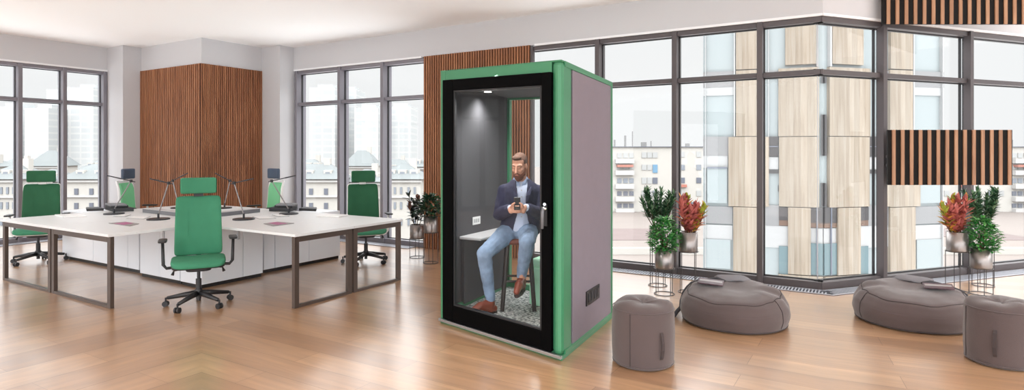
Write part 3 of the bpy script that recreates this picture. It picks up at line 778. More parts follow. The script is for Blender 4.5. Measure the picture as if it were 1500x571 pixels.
# ------------------------------------------------------------------ person
def cap(mb, p0, r0, p1, r1, n=14):
    p0, p1 = V(p0), V(p1); ax = (p1-p0); L = ax.length or 1e-6; ax = ax/L
    path, rad = [], []
    for k in range(5): a = PI/2*k/5; path.append(p0 - ax*r0*math.cos(a)); rad.append(max(r0*math.sin(a), 1e-4))
    path.append(p0); rad.append(r0); path.append(p1); rad.append(r1)
    for k in range(1, 6): a = PI/2*k/5; path.append(p1 + ax*r1*math.sin(a)); rad.append(max(r1*math.cos(a), 1e-4))
    mb.tube(path, rad, n)
def ell(mb, c, r, M3=None): mb.sq(c, (r[0]*HS.x, r[1]*HS.y, r[2]*HS.z) if M3 is not None else r, 1, 1, 24, 14, axis='z', M4=M3)
def blob(name, mb, m, parent=None, vox=.006, smooth=6, cut=None, solid=0, fac=.5, wr=0):
    me = bpy.data.meshes.new(name); me.from_pydata([tuple(v) for v in mb.v], [], mb.f)
    o = bpy.data.objects.new(name + '_tmp', me); C.objects.link(o)
    r = o.modifiers.new('r', 'REMESH'); r.mode = 'VOXEL'; r.voxel_size = vox; r.use_smooth_shade = True
    s_ = o.modifiers.new('s', 'SMOOTH'); s_.factor = fac; s_.iterations = smooth
    bpy.context.view_layer.update()
    dg = bpy.context.evaluated_depsgraph_get(); dg.update()
    nm = bpy.data.meshes.new_from_object(o.evaluated_get(dg), depsgraph=dg)
    bpy.data.objects.remove(o); bpy.data.meshes.remove(me)
    nm.name = name
    if cut:
        bm = bmesh.new(); bm.from_mesh(nm)
        bmesh.ops.delete(bm, geom=[f for f in bm.faces if cut(f.calc_center_median())], context='FACES')
        bm.to_mesh(nm); bm.free()
    nm.materials.clear(); nm.materials.append(m); nm.shade_smooth()
    q = bpy.data.objects.new(name, nm); C.objects.link(q)
    if parent is not None: q.parent = parent
    if solid: k = q.modifiers.new('solid', 'SOLIDIFY'); k.thickness = solid; k.offset = 1
    if wr:
        tx = bpy.data.textures.get('folds') or bpy.data.textures.new('folds', 'CLOUDS'); tx.noise_scale = .055; tx.noise_depth = 1
        dm = q.modifiers.new('folds', 'DISPLACE'); dm.texture = tx; dm.strength = wr; dm.mid_level = .5
    return q
# joints (world)
PEL = V((.075, 5.56, .86)); WST = V((.085, 5.55, 1.00)); CHS = V((.085, 5.52, 1.17)); NKB = V((.080, 5.49, 1.285))
HC = V((.066, 5.435, 1.425))                 # head centre
SHr, ELr, HNr = V((-.070, 5.50, 1.195)), V((-.112, 5.47, .985)), V((-.005, 5.275, 1.055))
SHl, ELl, HNl = V((.232, 5.52, 1.188)), V((.262, 5.47, .985)), V((.115, 5.275, 1.065))
HPr, KNr, ANr = V((-.01, 5.55, .83)), V((-.245, 5.27, .655)), V((-.195, 5.39, .215))
HPl, KNl, ANl = V((.15, 5.55, .83)), V((.128, 5.17, .765)), V((.085, 5.33, .43))
HM = Matrix.Rotation(math.radians(-20), 3, 'Z') @ Matrix.Rotation(math.radians(16), 3, 'X')
HS = V((.90, .94, .97))
def hp(x, y, z): return HC + HM @ V((x*HS.x, y*HS.y, z*HS.z))
body = MB()
# skull, face, jaw
ell(body, hp(0, .022, .035), (.071, .090, .082), HM)
ell(body, hp(0, -.012, -.02), (.060, .076, .085), HM)
ell(body, hp(0, -.030, -.078), (.044, .050, .038), HM)
ell(body, hp(0, -.055, .022), (.054, .034, .020), HM)        # brow
cap(body, hp(0, -.088, .012), .008, hp(0, -.106, -.030), .0125)   # nose
ell(body, hp(.013, -.090, -.033), (.009, .010, .007), HM); ell(body, hp(-.013, -.090, -.033), (.009, .010, .007), HM)
for s_ in (-1, 1):
    ell(body, hp(s_*.034, -.060, -.022), (.022, .022, .020), HM)    # cheek
    ell(body, hp(s_*.028, -.073, .004), (.014, .011, .009), HM)     # eyelid
    ell(body, hp(s_*.072, .014, -.006), (.008, .018, .030), HM)     # ear
ell(body, hp(0, -.084, -.058), (.022, .010, .007), HM)              # mouth
cap(body, NKB + V((0,.01,-.03)), .056, hp(0, .018, -.07), .052)
cap(body, PEL, .13, WST, .12); cap(body, WST, .12, CHS, .13); cap(body, CHS, .12, NKB + V((0,.01,-.03)), .06)
for S, E, Hn in ((SHr, ELr, HNr), (SHl, ELl, HNl)):
    cap(body, CHS, .10, S, .055); cap(body, S, .052, E, .04); cap(body, E, .040, Hn, .026)
for S, E, Hn in ((HPr, KNr, ANr), (HPl, KNl, ANl)):
    cap(body, S, .085, E, .055); cap(body, E, .055, Hn, .036)
# feet inside the shoes
TOr, TOl = ANr + V((-.155, -.09, -.075)), ANl + V((-.045, -.17, -.085))
cap(body, ANr + V((0,0,-.04)), .034, TOr, .026); cap(body, ANl + V((0,0,-.04)), .034, TOl, .026)
PH = V((.045, 5.235, 1.100)); PHM = Matrix.Rotation(math.radians(-28), 3, 'X')       # phone
def hand(side, W):
    # palm beside / behind the phone, fingers wrap around its back towards the other side, thumb on the face
    s_ = side
    pc = PH + V((s_*.045, .012, -.052))
    cap(body, W, .025, pc + V((s_*.012, .010, .0)), .026)
    cap(body, pc + V((s_*.008, .0, -.015)), .023, pc + V((0, .005, .02)), .020)
    for i, (ln, z) in enumerate(((.036, .030), (.042, .012), (.040, -.006), (.030, -.023))):
        a = pc + V((s_*.0, -.008 if i else 0, z)); b = a + V((-s_*.020, -.018, .002)); c = b + V((-s_*ln*.55, -.004, -.002)); d = c + V((-s_*ln*.3, .012, -.003))
        cap(body, a, .0095, b, .009, 10); cap(body, b, .009, c, .0082, 10); cap(body, c, .0082, d, .0072, 10)
    a = pc + V((s_*.008, -.012, .022)); b = a + V((-s_*.010, -.024, .024)); c = b + V((-s_*.020, -.006, .014))
    cap(body, a, .011, b, .010, 10); cap(body, b, .010, c, .0085, 10)
hand(-1, HNr); hand(1, HNl)
person = blob('person', body, M['skin'], None, .0045, 5)
tag(person, 'seated bearded person in navy blazer, pale shirt and jeans looking down at a phone', 'person')
# hair, beard, brows, eyes
hr = MB()
ell(hr, hp(0, .030, .042), (.0755, .093, .080), HM); ell(hr, hp(-.006, -.034, .090), (.048, .040, .022), HM)
blob('hair', hr, M['hair'], person, .005, 2, cut=lambda c: (HM.transposed() @ (c-HC)).z < (.066 if (HM.transposed() @ (c-HC)).y < -.02 else (.005 if (HM.transposed() @ (c-HC)).y < .03 else -.04)))
bd = MB()
ell(bd, hp(0, -.036, -.094), (.047, .050, .040), HM); ell(bd, hp(0, -.058, -.098), (.034, .036, .036), HM)
for s_ in (-1, 1):
    cap(bd, hp(s_*.059, -.005, -.025), .012, hp(s_*.050, -.025, -.07), .018); cap(bd, hp(s_*.048, -.03, -.065), .018, hp(s_*.02, -.06, -.085), .022)
    cap(bd, hp(s_*.003, -.088, -.049), .0065, hp(s_*.024, -.082, -.060), .006); cap(bd, hp(s_*.024, -.082, -.060), .006, hp(s_*.026, -.078, -.08), .008)
blob('beard', bd, M['beard'], person, .004, 2)
eb = MB(); ey = MB(); lips = MB()
for s_ in (-1, 1):
    cap(eb, hp(s_*.014, -.089, .026), .0038, hp(s_*.043, -.076, .030), .003)
    cap(ey, hp(s_*.019, -.085, -.002), .0022, hp(s_*.037, -.078, -.002), .0022)
eb.go('eyebrows', M['hair'], person, smooth=True); ey.go('eyelashes', M['eye'], person, smooth=True)
cap(lips, hp(-.014, -.092, -.064), .0045, hp(.014, -.092, -.064), .0045); lips.go('lips', M['lip'], person, smooth=True)
# shirt
sh_ = MB()
cap(sh_, PEL + V((-.01,-.02,.02)), .125, WST + V((0,-.02,0)), .128); cap(sh_, WST + V((0,-.02,0)), .128, CHS + V((0,-.015,0)), .128); cap(sh_, CHS, .125, NKB + V((0,0,-.05)), .075)
for S in (SHr, SHl): cap(sh_, CHS + V((0,0,.02)), .085, S, .055)
for E, Hn in ((ELr, HNr), (ELl, HNl)):
    v = (Hn-E); cap(sh_, E + v*.6, .036, E + v*.93, .036)
blob('shirt', sh_, M['shirt'], person, .006, 6)
co = MB()
for s_ in (-1, 1):
    co.hexa([NKB + V(q) for q in ((s_*.008,-.088,-.045),(s_*.050,-.070,-.048),(s_*.066,.0,.010),(s_*.056,.0,.012),(s_*.010,-.084,-.018),(s_*.046,-.066,-.008),(s_*.060,.0,.046),(s_*.052,.0,.046))])
co.tube([NKB + V((.056*math.cos(a), .056*math.sin(a), .018+.012*math.sin(a))) for a in [PI*k/10 for k in range(-1, 12)]], .016, 8)
co.go('collar', M['collar'], person, bevel=.004)
bt = MB()
for k in range(5): ell(bt, CHS + V((0, -.155 + .004*k, .04-.06*k)), (.006,.004,.006))
bt.go('buttons', M['papergrey'], person, smooth=True)
# jacket, open at the front
jk = MB()
cap(jk, PEL + V((0,.015,.0)), .155, WST + V((0,.0,0)), .148); cap(jk, WST, .148, CHS, .150); cap(jk, CHS, .142, NKB + V((0,.015,-.07)), .092)
for side, (S, E, Hn) in ((-1, (SHr, ELr, HNr)), (1, (SHl, ELl, HNl))):
    cap(jk, CHS + V((side*.06,0,.0)), .115, CHS + V((side*.09,0,-.12)), .095); cap(jk, CHS + V((side*.03,0,.03)), .09, S, .056)
    cap(jk, S, .060, E, .054); v = Hn-E; cap(jk, E, .056, E + v*.80, .044)
    cap(jk, WST + V((side*.07,-.03,0)), .09, PEL + V((side*.11,-.02,-.02)), .075)
def jcut(c):
    if c.y > 5.50 or c.z < .80: return c.z < .80
    z = c.z; cx = .080
    if z > 1.30: w = .055
    elif z > 1.05: w = .030 + (z-1.05)*.10
    else: w = .030 + (1.05-z)*.24
    return abs(c.x-cx-.01) < w and c.y < 5.49 and not (c.y < 5.36 and abs(c.x-cx) > .06)
jacket = blob('jacket', jk, M['jacket'], person, .006, 8, cut=jcut, solid=.006, wr=.009)
lpm = MB()
for s_ in (-1, 1):
    cx = .088
    a = V((cx+s_*.058, 5.445, 1.262)); b = V((cx+s_*.038, 5.362, 1.16)); c = V((cx+s_*.034, 5.365, 1.06)); d_ = V((cx+s_*.078, 5.372, 1.17)); e_ = V((cx+s_*.090, 5.40, 1.235))
    q = [a, b, c, d_, e_]; o_ = V((0,-.006,0))
    lpm.add(q + [x+o_ for x in q], [(0,1,2,3,4),(5,6,7,8,9)] + [(i, (i+1)%5, 5+(i+1)%5, 5+i) for i in range(5)])
lpm.go('lapels', M['lapel'], person, bevel=.002)
# jeans
jn = MB()
cap(jn, PEL + V((0,.0,-.02)), .135, PEL + V((0,-.01,.07)), .126)
for Hh, K, A_n in ((HPr, KNr, ANr), (HPl, KNl, ANl)):
    cap(jn, Hh, .100, K, .068); cap(jn, K, .069, K + (A_n-K)*.45, .058); cap(jn, K + (A_n-K)*.45, .058, A_n + V((0,0,.02)), .045)
jeans = blob('jeans', jn, M['jeans'], person, .006, 5, wr=.011)
# shoes
def shoe(A_n, toe):
    m_ = MB(); d = (toe-A_n)
    cap(m_, A_n + V((0,0,-.03)), .043, A_n + V((0,0,-.085)) , .036); hd_ = V((d.x,d.y,0)).normalized()
    heel = A_n - hd_*.035 + V((0,0,-.078))
    cap(m_, heel, .034, A_n + d*.55 + V((0,0,.0)), .040); cap(m_, A_n + d*.5, .040, toe, .028)
    cap(m_, A_n + V((0,0,-.02)), .042, A_n + d*.55, .034)
    return m_
for A_n, toe, zf in ((ANr, V((TOr.x-.01, TOr.y, .138)), .10), (ANl, V((TOl.x, TOl.y, TOl.z)), None)):
    so = blob('shoe', shoe(A_n, toe), M['shoe'], person, .005, 4)
    m_ = MB(); d = (toe-A_n); hd_ = V((d.x,d.y,0)).normalized()
    if zf is not None:
        pts = []; sd = V((-hd_.y, hd_.x, 0))
        for k in range(24):
            a = 2*PI*k/24; L_ = .135; w = .040; p = A_n + hd_*(.065 + L_*math.cos(a)) + sd*w*math.sin(a); pts.append((p.x, p.y))
        m_.prism(pts, .101, .118)
    else:
        h2 = A_n - hd_*.03 + V((0,0,-.112)); m_.tube([h2, h2 + (toe + V((0,0,-.03)) - h2)*.5, toe + V((0,0,-.03))], [.030,.034,.026], 12)
    m_.go('sole', M['sole'], so)
# phone in the hands
ph = MB().box((0,0,0), (.058, .008, .120)).go('smartphone', M['phone'], None, bevel=.003, loc=PH)
ph.rotation_euler = (math.radians(-28), 0, 0)
tag(ph, 'black smartphone held in both hands of the seated person', 'phone')
MB().box((0,.0045,0),(.052,.001,.110)).go('screen', M['greypl'], ph)

# ------------------------------------------------------------------ poufs and beanbags
def make_pouf(label, loc, rz):
    t = thing('pouf', label, 'pouf', loc, rz, 'taupe cylindrical poufs')
    prof = [(.001,0),(.19,0),(.215,.012),(.222,.04),(.227,.12),(.229,.24),(.226,.36),(.222,.40),(.21,.432),(.18,.452),(.12,.458),(.06,.452),(.001,.446)]
    def fn(q):
        a = math.atan2(q.y, q.x); r = V((q.x,q.y,0)).length
        k = 0
        if q.z > .40: k = .010*math.cos(a*3+.5)*min(1, r/.1) + .006*math.cos(a*5)
        n_ = noise.noise(V((q.x*7, q.y*7, q.z*5)))*.006
        s_ = 1 + n_*2
        return V((q.x*s_, q.y*s_, q.z + (k if q.z > .40 else 0) - (.012*math.exp(-(r/.05)**2) if q.z > .4 else 0)))
    MB().lathe(prof, 72, fn=fn).go('cushion', M['pouf'], t, smooth=True)
    for z, r in ((.022,.2215),(.408,.2225)):
        MB().tube([(r*math.cos(2*PI*k/60), r*math.sin(2*PI*k/60), z) for k in range(60)], .0035, 6, closed=True).go('piping', M['pouf'], t, smooth=True)
    MB().tube([(.228*math.cos(-2.0),.228*math.sin(-2.0),z) for z in (.03,.2,.40)], .003, 6).go('seam', M['pouf_seam'], t)
    # loop handle
    a = -1.02; c, s_ = math.cos(a), math.sin(a); tn = V((-s_,c,0))
    m_ = MB(); pts = [V((.231*c,.231*s_,z)) + V((c,s_,0))*b for z, b in ((.09,0),(.11,.012),(.16,.022),(.21,.022),(.26,.012),(.28,0))]
    vs = []; 
    for p in pts: vs += [p - tn*.011, p + tn*.011, p + tn*.011 + V((c,s_,0))*.004, p - tn*.011 + V((c,s_,0))*.004]
    fc = []
    for i in range(len(pts)-1):
        for j in range(4): fc.append((i*4+j, i*4+(j+1)%4, i*4+4+(j+1)%4, i*4+4+j))
    m_.add(vs, fc + [(0,1,2,3), tuple(range(len(vs)-4, len(vs)))]).go('handle', M['pouf_seam'], t)
    return t
pL = V(((942-CX)/F*4.42, 4.42, 0)); pR = V(((1467-CX)/F*4.42, 4.42, 0))
ang = lambda p: math.atan2(p.x, p.y)
pf = make_pouf('taupe cylindrical pouf with a side handle beside the phone booth', pL, -ang(pL)+.02)
dup(pf, pR, -ang(pR) + .30-1.0, 'taupe cylindrical pouf with a side handle at the right edge of the picture')

def make_bean(label, loc, rz, mirror_=1):
    t = thing('beanbag', label, 'beanbag', loc, rz, 'taupe round beanbags')
    a_, b_, hh = .475, .46, .335
    def shape(u, v):      # u angle, v 0..1 from bottom centre over the rim to the top centre
        prof = [(0,0),(.80,.0),(.94,.03),(1.0,.30),(.985,.55),(.90,.76),(.80,.86),(.55,.95),(.28,.97),(0,.96)]
        x = v*(len(prof)-1); i = min(int(x), len(prof)-2); f = x-i; f = f*f*(3-2*f) if False else f
        r = prof[i][0]*(1-f)+prof[i+1][0]*f; z = prof[i][1]*(1-f)+prof[i+1][1]*f
        c, s_ = math.cos(u), math.sin(u)
        p = V((a_*r*c, b_*r*s_, hh*z))
        p.z *= 1 + .14*s_*r*(1 if z > .5 else .6*z) + .05*c*r*z      # higher at the back
        if z > .5:
            p.z -= .030*math.exp(-((p.x-.02)**2+(p.y+.02)**2)/.03)
            w = .012*math.sin(u*7+1.3*math.sin(u*3)) * max(0, min(1, (r-.35)*3)) * (1 if s_ > .25 or c > .8 else .22)
            p.z += w
        nn = noise.noise(V((p.x*5, p.y*5, p.z*6)))
        p *= 1; p.z += nn*.012*(1 if z > .1 else 0); p.x += nn*.008; p.y += nn*.008
        if .1 < z < .9:
            k = .008*math.sin(u*11 + 2*math.sin(u*4))*max(0, z-.3)
            p.x += c*k; p.y += s_*k
        if c > .6 and z > .3 and z < .95:        # gathered crease on the far side
            p.x -= .02*abs(math.sin(u*9))*(z-.3)
        return p
    n, k = 110, 60; vs = [shape(2*PI*j/n, (i+.5)/k) for i in range(k) for j in range(n)]
    fc = [(i*n+j, i*n+(j+1)%n, (i+1)*n+(j+1)%n, (i+1)*n+j) for i in range(k-1) for j in range(n)]
    m_ = MB().add(vs, fc + [tuple(range(n))[::-1], tuple(range((k-1)*n, k*n))]); c_ = m_.go('cushion', M['pouf'], t, smooth=True)
    sv = c_.modifiers.new('s', 'SMOOTH'); sv.factor = .5; sv.iterations = 4
    for v_, r_ in ((.615, .0032), (.235, .0035)):
        MB().tube([shape(2*PI*j/90, v_)*1.003 for j in range(90)], r_, 6, closed=True).go('piping', M['pouf_seam'], t, smooth=True)
    for u_ in (-.62, 2.3):
        MB().tube([shape(u_, .25+.36*j/10)*1.004 for j in range(11)], .003, 6).go('seam', M['pouf_seam'], t, smooth=True)
    # carrying strap over the back left with its buckle
    P = [shape(2.05+.95*k/9, .86-.56*k/9)*1.02 for k in range(10)] + [V((-.50,.02,.05)), V((-.53,-.02,.012))]
    s2 = MB().tube(P, .019, 8).go('carrying_strap', M['strap'], t, smooth=True)
    MB().box((-.545,-.06,.02),(.05,.035,.035)).tube([(-.53,-.05,.03),(-.56,-.03,.02),(-.60,.0,.02)], .012, 8).go('buckle', M['black'], s2, bevel=.004)
    return t
bL = V(((1075-CX)/F*5.48, 5.48, 0)); bR = V(((1335-CX)/F*5.48, 5.48, 0))
bean = make_bean('large taupe beanbag with a magazine on it, left one in front of the bay window', bL, -ang(bL)+.05)
bean2 = dup(bean, bR, -ang(bR)-.05, 'large taupe beanbag with a magazine on it, right one in front of the bay window', scale=(-1,1,1))
# folded blanket and magazine on each
def beanstuff(pxm, side, base, rz, mir):
    s_ = -1 if mir else 1
    Rz = Matrix.Rotation(rz, 3, 'Z')
    def loc(x, y, z): q = Rz @ V((s_*x, y, z)); return base + q
    m_ = MB(); n, k = 36, 6; vs = []
    for i in range(k+1):
        r = max(i/k, .01)
        for j in range(n):
            a = 2*PI*j/n; x = .165*r*math.cos(a); y = .105*r*math.sin(a)
            zz = .006*math.sin(x*30)*r + .004*math.cos(y*40) - .10*max(0, (y-.03)) - .03*r**4
            vs.append(V((s_*x, y, zz)))
    fc = [(i*n+j, i*n+(j+1)%n, (i+1)*n+(j+1)%n, (i+1)*n+j) for i in range(k) for j in range(n)]; fc.append(tuple(range(n)))
    o = m_.add(vs, fc).go('folded_cloth', M['blanket'], None, smooth=True, solid=.010, loc=loc(.0, .26, .372)); o.rotation_euler = (0,0,rz)
    tag(o, 'grey folded cloth lying on the back of the %s beanbag' % side, 'cloth', 'grey cloths on the beanbags')
    mg = MB().box((0,0,0), (.225,.155,.010)); o = mg.go('magazine', M['magprint'], None, bevel=.002, loc=loc(-.20, .035, .342)); o.rotation_euler = (.10, .04*s_, rz + s_*-.12)
    tag(o, 'dark printed magazine lying on the %s beanbag' % side, 'magazine', 'magazines on the beanbags')
    MB().box((0,.01,.0056), (.20,.05,.001)).go('cover_picture', M['magcover'], o)
beanstuff(0, 'left', bL, -ang(bL)+.05, False); beanstuff(0, 'right', bR, -ang(bR)-.05, True)

# ------------------------------------------------------------------ plants on wire stands
def stand(t, r, h, posts=4, a0=.4):
    for z in (.006, h):
        MB().tube([(r*math.cos(2*PI*k/40), r*math.sin(2*PI*k/40), z) for k in range(40)], .0045, 6, closed=True).go('ring', M['wire'], t, smooth=True)
    for k in range(posts):
        a = a0 + 2*PI*k/posts; MB().tube([(r*math.cos(a), r*math.sin(a), .004), (r*math.cos(a), r*math.sin(a), h)], .0042, 6).go('post', M['wire'], t)
    MB().tube([(r*math.cos(a0), r*math.sin(a0), h-.004), (-r*math.cos(a0), -r*math.sin(a0), h-.004)], .004, 6).tube([(r*math.cos(a0+PI/2), r*math.sin(a0+PI/2), h-.004), (-r*math.cos(a0+PI/2), -r*math.sin(a0+PI/2), h-.004)], .004, 6).go('cross_bar', M['wire'], t)
def potmesh(t, r, z, h):
    p = MB().lathe([(.001,z),(r*.96,z),(r,z+.01),(r,z+h),(r-.008,z+h),(r-.010,z+h-.03),(.001,z+h-.03)], 48).go('pot', M['pot'], t, smooth=False)
    for pp in p.data.polygons: pp.use_smooth = abs(pp.normal.z) < .5
    MB().lathe([(.001,z+h-.04),(r-.012,z+h-.04),(r-.012,z+h-.022),(.001,z+h-.018)], 24).go('soil', M['soil'], t)
def rnd_dir(el0, el1): 
    a = R.uniform(0, 2*PI); e = math.radians(R.uniform(el0, el1)); return V((math.cos(a)*math.cos(e), math.sin(a)*math.cos(e), math.sin(e)))
def bush(t, z0, h, r, n, ll, lw, mats, wts, shape='round', cx=0, cy=0):
    m_ = MB(); sm = MB()
    for i in range(n):
        k = R.random(); z = z0 + h*k
        rr = r*(math.sin(PI*min(1, .22+.72*k))**.7)*R.uniform(.35, 1.0); a = R.uniform(0, 2*PI)
        p = V((cx + rr*math.cos(a), cy + rr*math.sin(a), z)); d = V((math.cos(a), math.sin(a), R.uniform(-.3, 1.0)))
        m_.leaf(p, d + V((R.uniform(-.5,.5), R.uniform(-.5,.5), 0)), ll*R.uniform(.7,1.2), lw*R.uniform(.8,1.2), mi=R.choices(range(len(mats)), wts)[0])
    m_.go('foliage', mats, t, fix=False)
    for i in range(9):
        a = R.uniform(0, 2*PI); rr = r*R.uniform(.2,.75); e = V((cx+rr*math.cos(a), cy+rr*math.sin(a), z0+h*R.uniform(.6,.95)))
        sm.tube([(cx,cy,z0-.06), (cx+(e.x-cx)*.4, cy+(e.y-cy)*.4, z0+h*.35), e], [.006,.004,.002], 5)
    sm.go('stems', M['stem'], t)
def spiky(t, z0, tops, ll, lw, mats, wts, per=46, el=(10, 60)):
    """upright shoots clothed in narrow leaves (tops: list of tip points)"""
    m_ = MB(); sm = MB()
    for (x, y, z, lean) in tops:
        b = V((x*.25, y*.25, z0-.05)); e = V((x, y, z)); sm.tube([b, b.lerp(e, .5) + V((x*.1,y*.1,0)), e], [.006,.005,.003], 5)
        for i in range(per):
            k = lean + (1-lean)*(i+.5)/per; p = b.lerp(e, k); a = i*2.4 + R.uniform(-.4,.4); el_ = math.radians(R.uniform(*el)) + (k**4)*.7
            d = V((math.cos(a)*math.cos(el_), math.sin(a)*math.cos(el_), math.sin(el_)))
            m_.leaf(p, d, ll*R.uniform(.75,1.15), lw*R.uniform(.8,1.15), mi=R.choices(range(len(mats)), wts)[0], droop=.1)
    m_.go('foliage', mats, t, fix=False); sm.go('stems', M['stem'], t)
GR = [M['leafA'], M['leafB'], M['leafC']]; DK = [M['leafD'], M['leafE'], M['leafF']]; CR = [M['crA'], M['crB'], M['crC'], M['crD']]
g_ = 'potted plants on wire stands by the right windows'
# lower bright bush
p1 = G(973, 430.5)
t1 = thing('potted_plant', 'bright green bushy plant in a metal pot on a low wire stand, left plant group', 'plant', p1, 0, g_)
stand(t1, .108, .285); potmesh(t1, .100, .286, .215); bush(t1, .46, .37, .165, 860, .060, .026, GR, (4,4,2))
# darker narrow-leaved plant behind, on a taller stand
p2 = G(965, 419.5) + V((.0,.05,0))
t2 = thing('potted_plant', 'dark needle-leaved plant on the taller stand behind the bright bush, left plant group', 'plant', p2, 0, g_)
stand(t2, .105, .56); potmesh(t2, .095, .561, .13)
spiky(t2, .72, [(-.12,.0,1.10,.3), (-.03,-.03,1.03,.3), (.05,.02,1.09,.3), (.13,-.02,1.05,.3), (.19,.0,.98,.35), (-.18,.03,.97,.35), (.0,.07,1.06,.3), (.10,.05,.94,.3), (-.09,-.05,.92,.3), (.20,.03,1.06,.4), (-.15,-.02,1.08,.5)], .085, .022, DK, (3,4,3), per=90)
p3 = G(1008, 428)
t3 = thing('potted_plant', 'red and orange croton in a metal pot on a wire stand, left plant group', 'plant', p3, 0, g_)
stand(t3, .107, .455); potmesh(t3, .102, .456, .215)
spiky(t3, .66, [(-.08,-.02,.98,.15), (-.03,.03,.98,.15), (.03,-.03,.88,.15), (.09,.0,.92,.2)], .13, .050, CR[0:3], (7,1,3), per=44, el=(20, 65))
spiky(t3, .66, [(.14,.02,.84,.2), (.18,-.02,.92,.25), (.0,.06,1.01,.5)], .12, .046, CR, (1,5,1,4), per=36, el=(20, 65))
def mir(p, a, lab, src):
    q = G(a[0], a[1]); dup(src, q, 0, lab, scale=(-1,1,1))
mir(None, (1437, 430.5), 'bright green bushy plant in a metal pot on a low wire stand, right plant group', t1)
q = G(1445, 419.5) + V((0,.05,0)); dup(t2, q, 0, 'dark needle-leaved plant on the taller stand behind the bright bush, right plant group', scale=(-1,1,1))
mir(None, (1402, 428), 'red and orange croton in a metal pot on a wire stand, right plant group', t3)
# two rubber plants left of the booth
g2 = 'dark-leaved plants left of the booth'
p4 = G(611, 377); t4 = thing('potted_plant', 'dark brown-leaved rubber plant in a metal pot left of the booth, farther from it', 'plant', p4, 0, g2)
stand(t4, .11, .285); potmesh(t4, .105, .286, .20)
spiky(t4, .50, [(-.12,.0,.90,.2), (.02,-.03,.86,.2), (.10,.02,.78,.2), (-.06,.06,.80,.2), (-.10,-.06,.72,.2)], .13, .065, [M['rbA'], M['rbB'], M['rbC']], (5,2,4), per=15, el=(0, 60))
p5 = G(631, 385); t5 = thing('potted_plant', 'dark green leafy plant in a metal pot right against the booth', 'plant', p5, 0, g2)
stand(t5, .105, .43); potmesh(t5, .10, .431, .22)
bush(t5, .64, .30, .19, 230, .10, .05, [M['leafD'], M['leafE'], M['rbA']], (4,3,3))

# ------------------------------------------------------------------ outside
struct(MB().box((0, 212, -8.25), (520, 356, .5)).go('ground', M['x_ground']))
def facade(label, name, x0, x1, y, z0, z1, dep, wins, wallm, roof=None, cat='building', extra=()):
    t = thing(name, label, cat, ((x0+x1)/2, y, z0)); cx = (x0+x1)/2
    MB().box((0, dep/2, (z1-z0)/2), (x1-x0, dep, z1-z0)).go('wall', wallm, t)
    for (wx0, wx1, wz0, wz1, m_) in wins:
        MB().box(((wx0+wx1)/2-cx, -.05, (wz0+wz1)/2-z0), (wx1-wx0, .12, wz1-wz0)).go('window', m_, t)
    for (wx0, wx1, wz0, wz1, m_, nm, pr) in extra:
        MB().box(((wx0+wx1)/2-cx, -pr/2, (wz0+wz1)/2-z0), (wx1-wx0, pr, wz1-wz0)).go(nm, m_, t)
    if roof:
        h, m_ = roof; w = (x1-x0)/2
        MB().add([(-w-.4,-.5,z1-z0),(w+.4,-.5,z1-z0),(w+.4,dep+.5,z1-z0),(-w-.4,dep+.5,z1-z0),(-w+1.5,dep/2,z1-z0+h),(w-1.5,dep/2,z1-z0+h)],
                 [(3,2,1,0),(0,1,5,4),(2,3,4,5),(1,2,5),(3,0,4)]).go('roof', m_, t)
    return t
def wpx(px, y): return (px-CX)/F*y
def zpx(py, y): return H0-(py-HY)/F*y
# apartment block seen at both sides of the bay
def block(mx, label):
    Y = 96; f = (lambda p: 2410-p) if mx else (lambda p: p)
    wins = []; ex = []
    def W(a, b, c, d, m_):
        xa, xb = sorted((wpx(f(a), Y), wpx(f(b), Y))); wins.append((xa, xb, zpx(d, Y), zpx(c, Y), m_))
    def E(a, b, c, d, m_, nm, pr):
        xa, xb = sorted((wpx(f(a), Y), wpx(f(b), Y))); ex.append((xa, xb, zpx(d, Y), zpx(c, Y), m_, nm, pr))
    for r, (y0, y1, mm) in enumerate(((224,231,'x_winl'), (243,248,'x_winl'), (261,268,'x_win'), (280,286.5,'x_wind'), (298,304,'x_wind'))):
        for a in (904, 913, 921.5): W(a, a+6.5, y0, y1, M[mm])
        E(901, 928, y1+1.5, y1+8, M['x_white'], 'balcony', .8)
    E(903, 926, 241, 244.5, M['x_red'], 'awning', 1.0)
    for r, (y0, y1, m1, m2) in enumerate(((223,231,'x_winl','x_winl'), (241,249,'x_winl','x_blue'), (260,269,'x_winl','x_wind'), (279,287,'x_winl','x_win'))):
        W(940, 947, y0, y1, M[m1]); W(948, 955, y0, y1, M[m1]); W(956, 963, y0, y1+ (4 if r == 1 else 0), M[m2])
    for y0, m1 in ((222,'x_winl'), (241,'x_win'), (260,'x_wind'), (279,'x_winl')): W(996, 1003, y0, y0+8, M[m1]); W(1020, 1027, y0, y0+8, M[m1 if y0 != 279 else 'x_winl'])
    E(992, 1005, 270, 274, M['x_red'], 'balcony', .5)
    E(1012, 1024, 296, 299, M['x_wind'], 'sign', .2)
    E(888, 1034, 214.4, 215.4, M['x_wind'], 'parapet', .3)
    xa, xb = sorted((wpx(f(860), Y), wpx(f(1090), Y)))
    t = facade(label, 'apartment_building', xa, xb, Y, -8, zpx(215, Y), 12, wins, M['x_cream'], extra=ex)
    m_ = MB(); cx = (xa+xb)/2
    for (a, c, hh) in ((905,.25,1.2),(921,.3,1.9),(932,.15,2.6),(949,.8,.8),(960,.15,1.0),(1015,.6,.6)):
        m_.box((wpx(f(a), Y)-cx, 3, zpx(215, Y)+8+hh/2), (c, c, hh))
    m_.go('chimney', M['x_grey'], t)
    # low wall and kerb stripes on the square
    return t
block(False, 'white apartment block with balconies seen through the window right of the booth')
block(True, 'white apartment block with balconies seen at the far right edge')
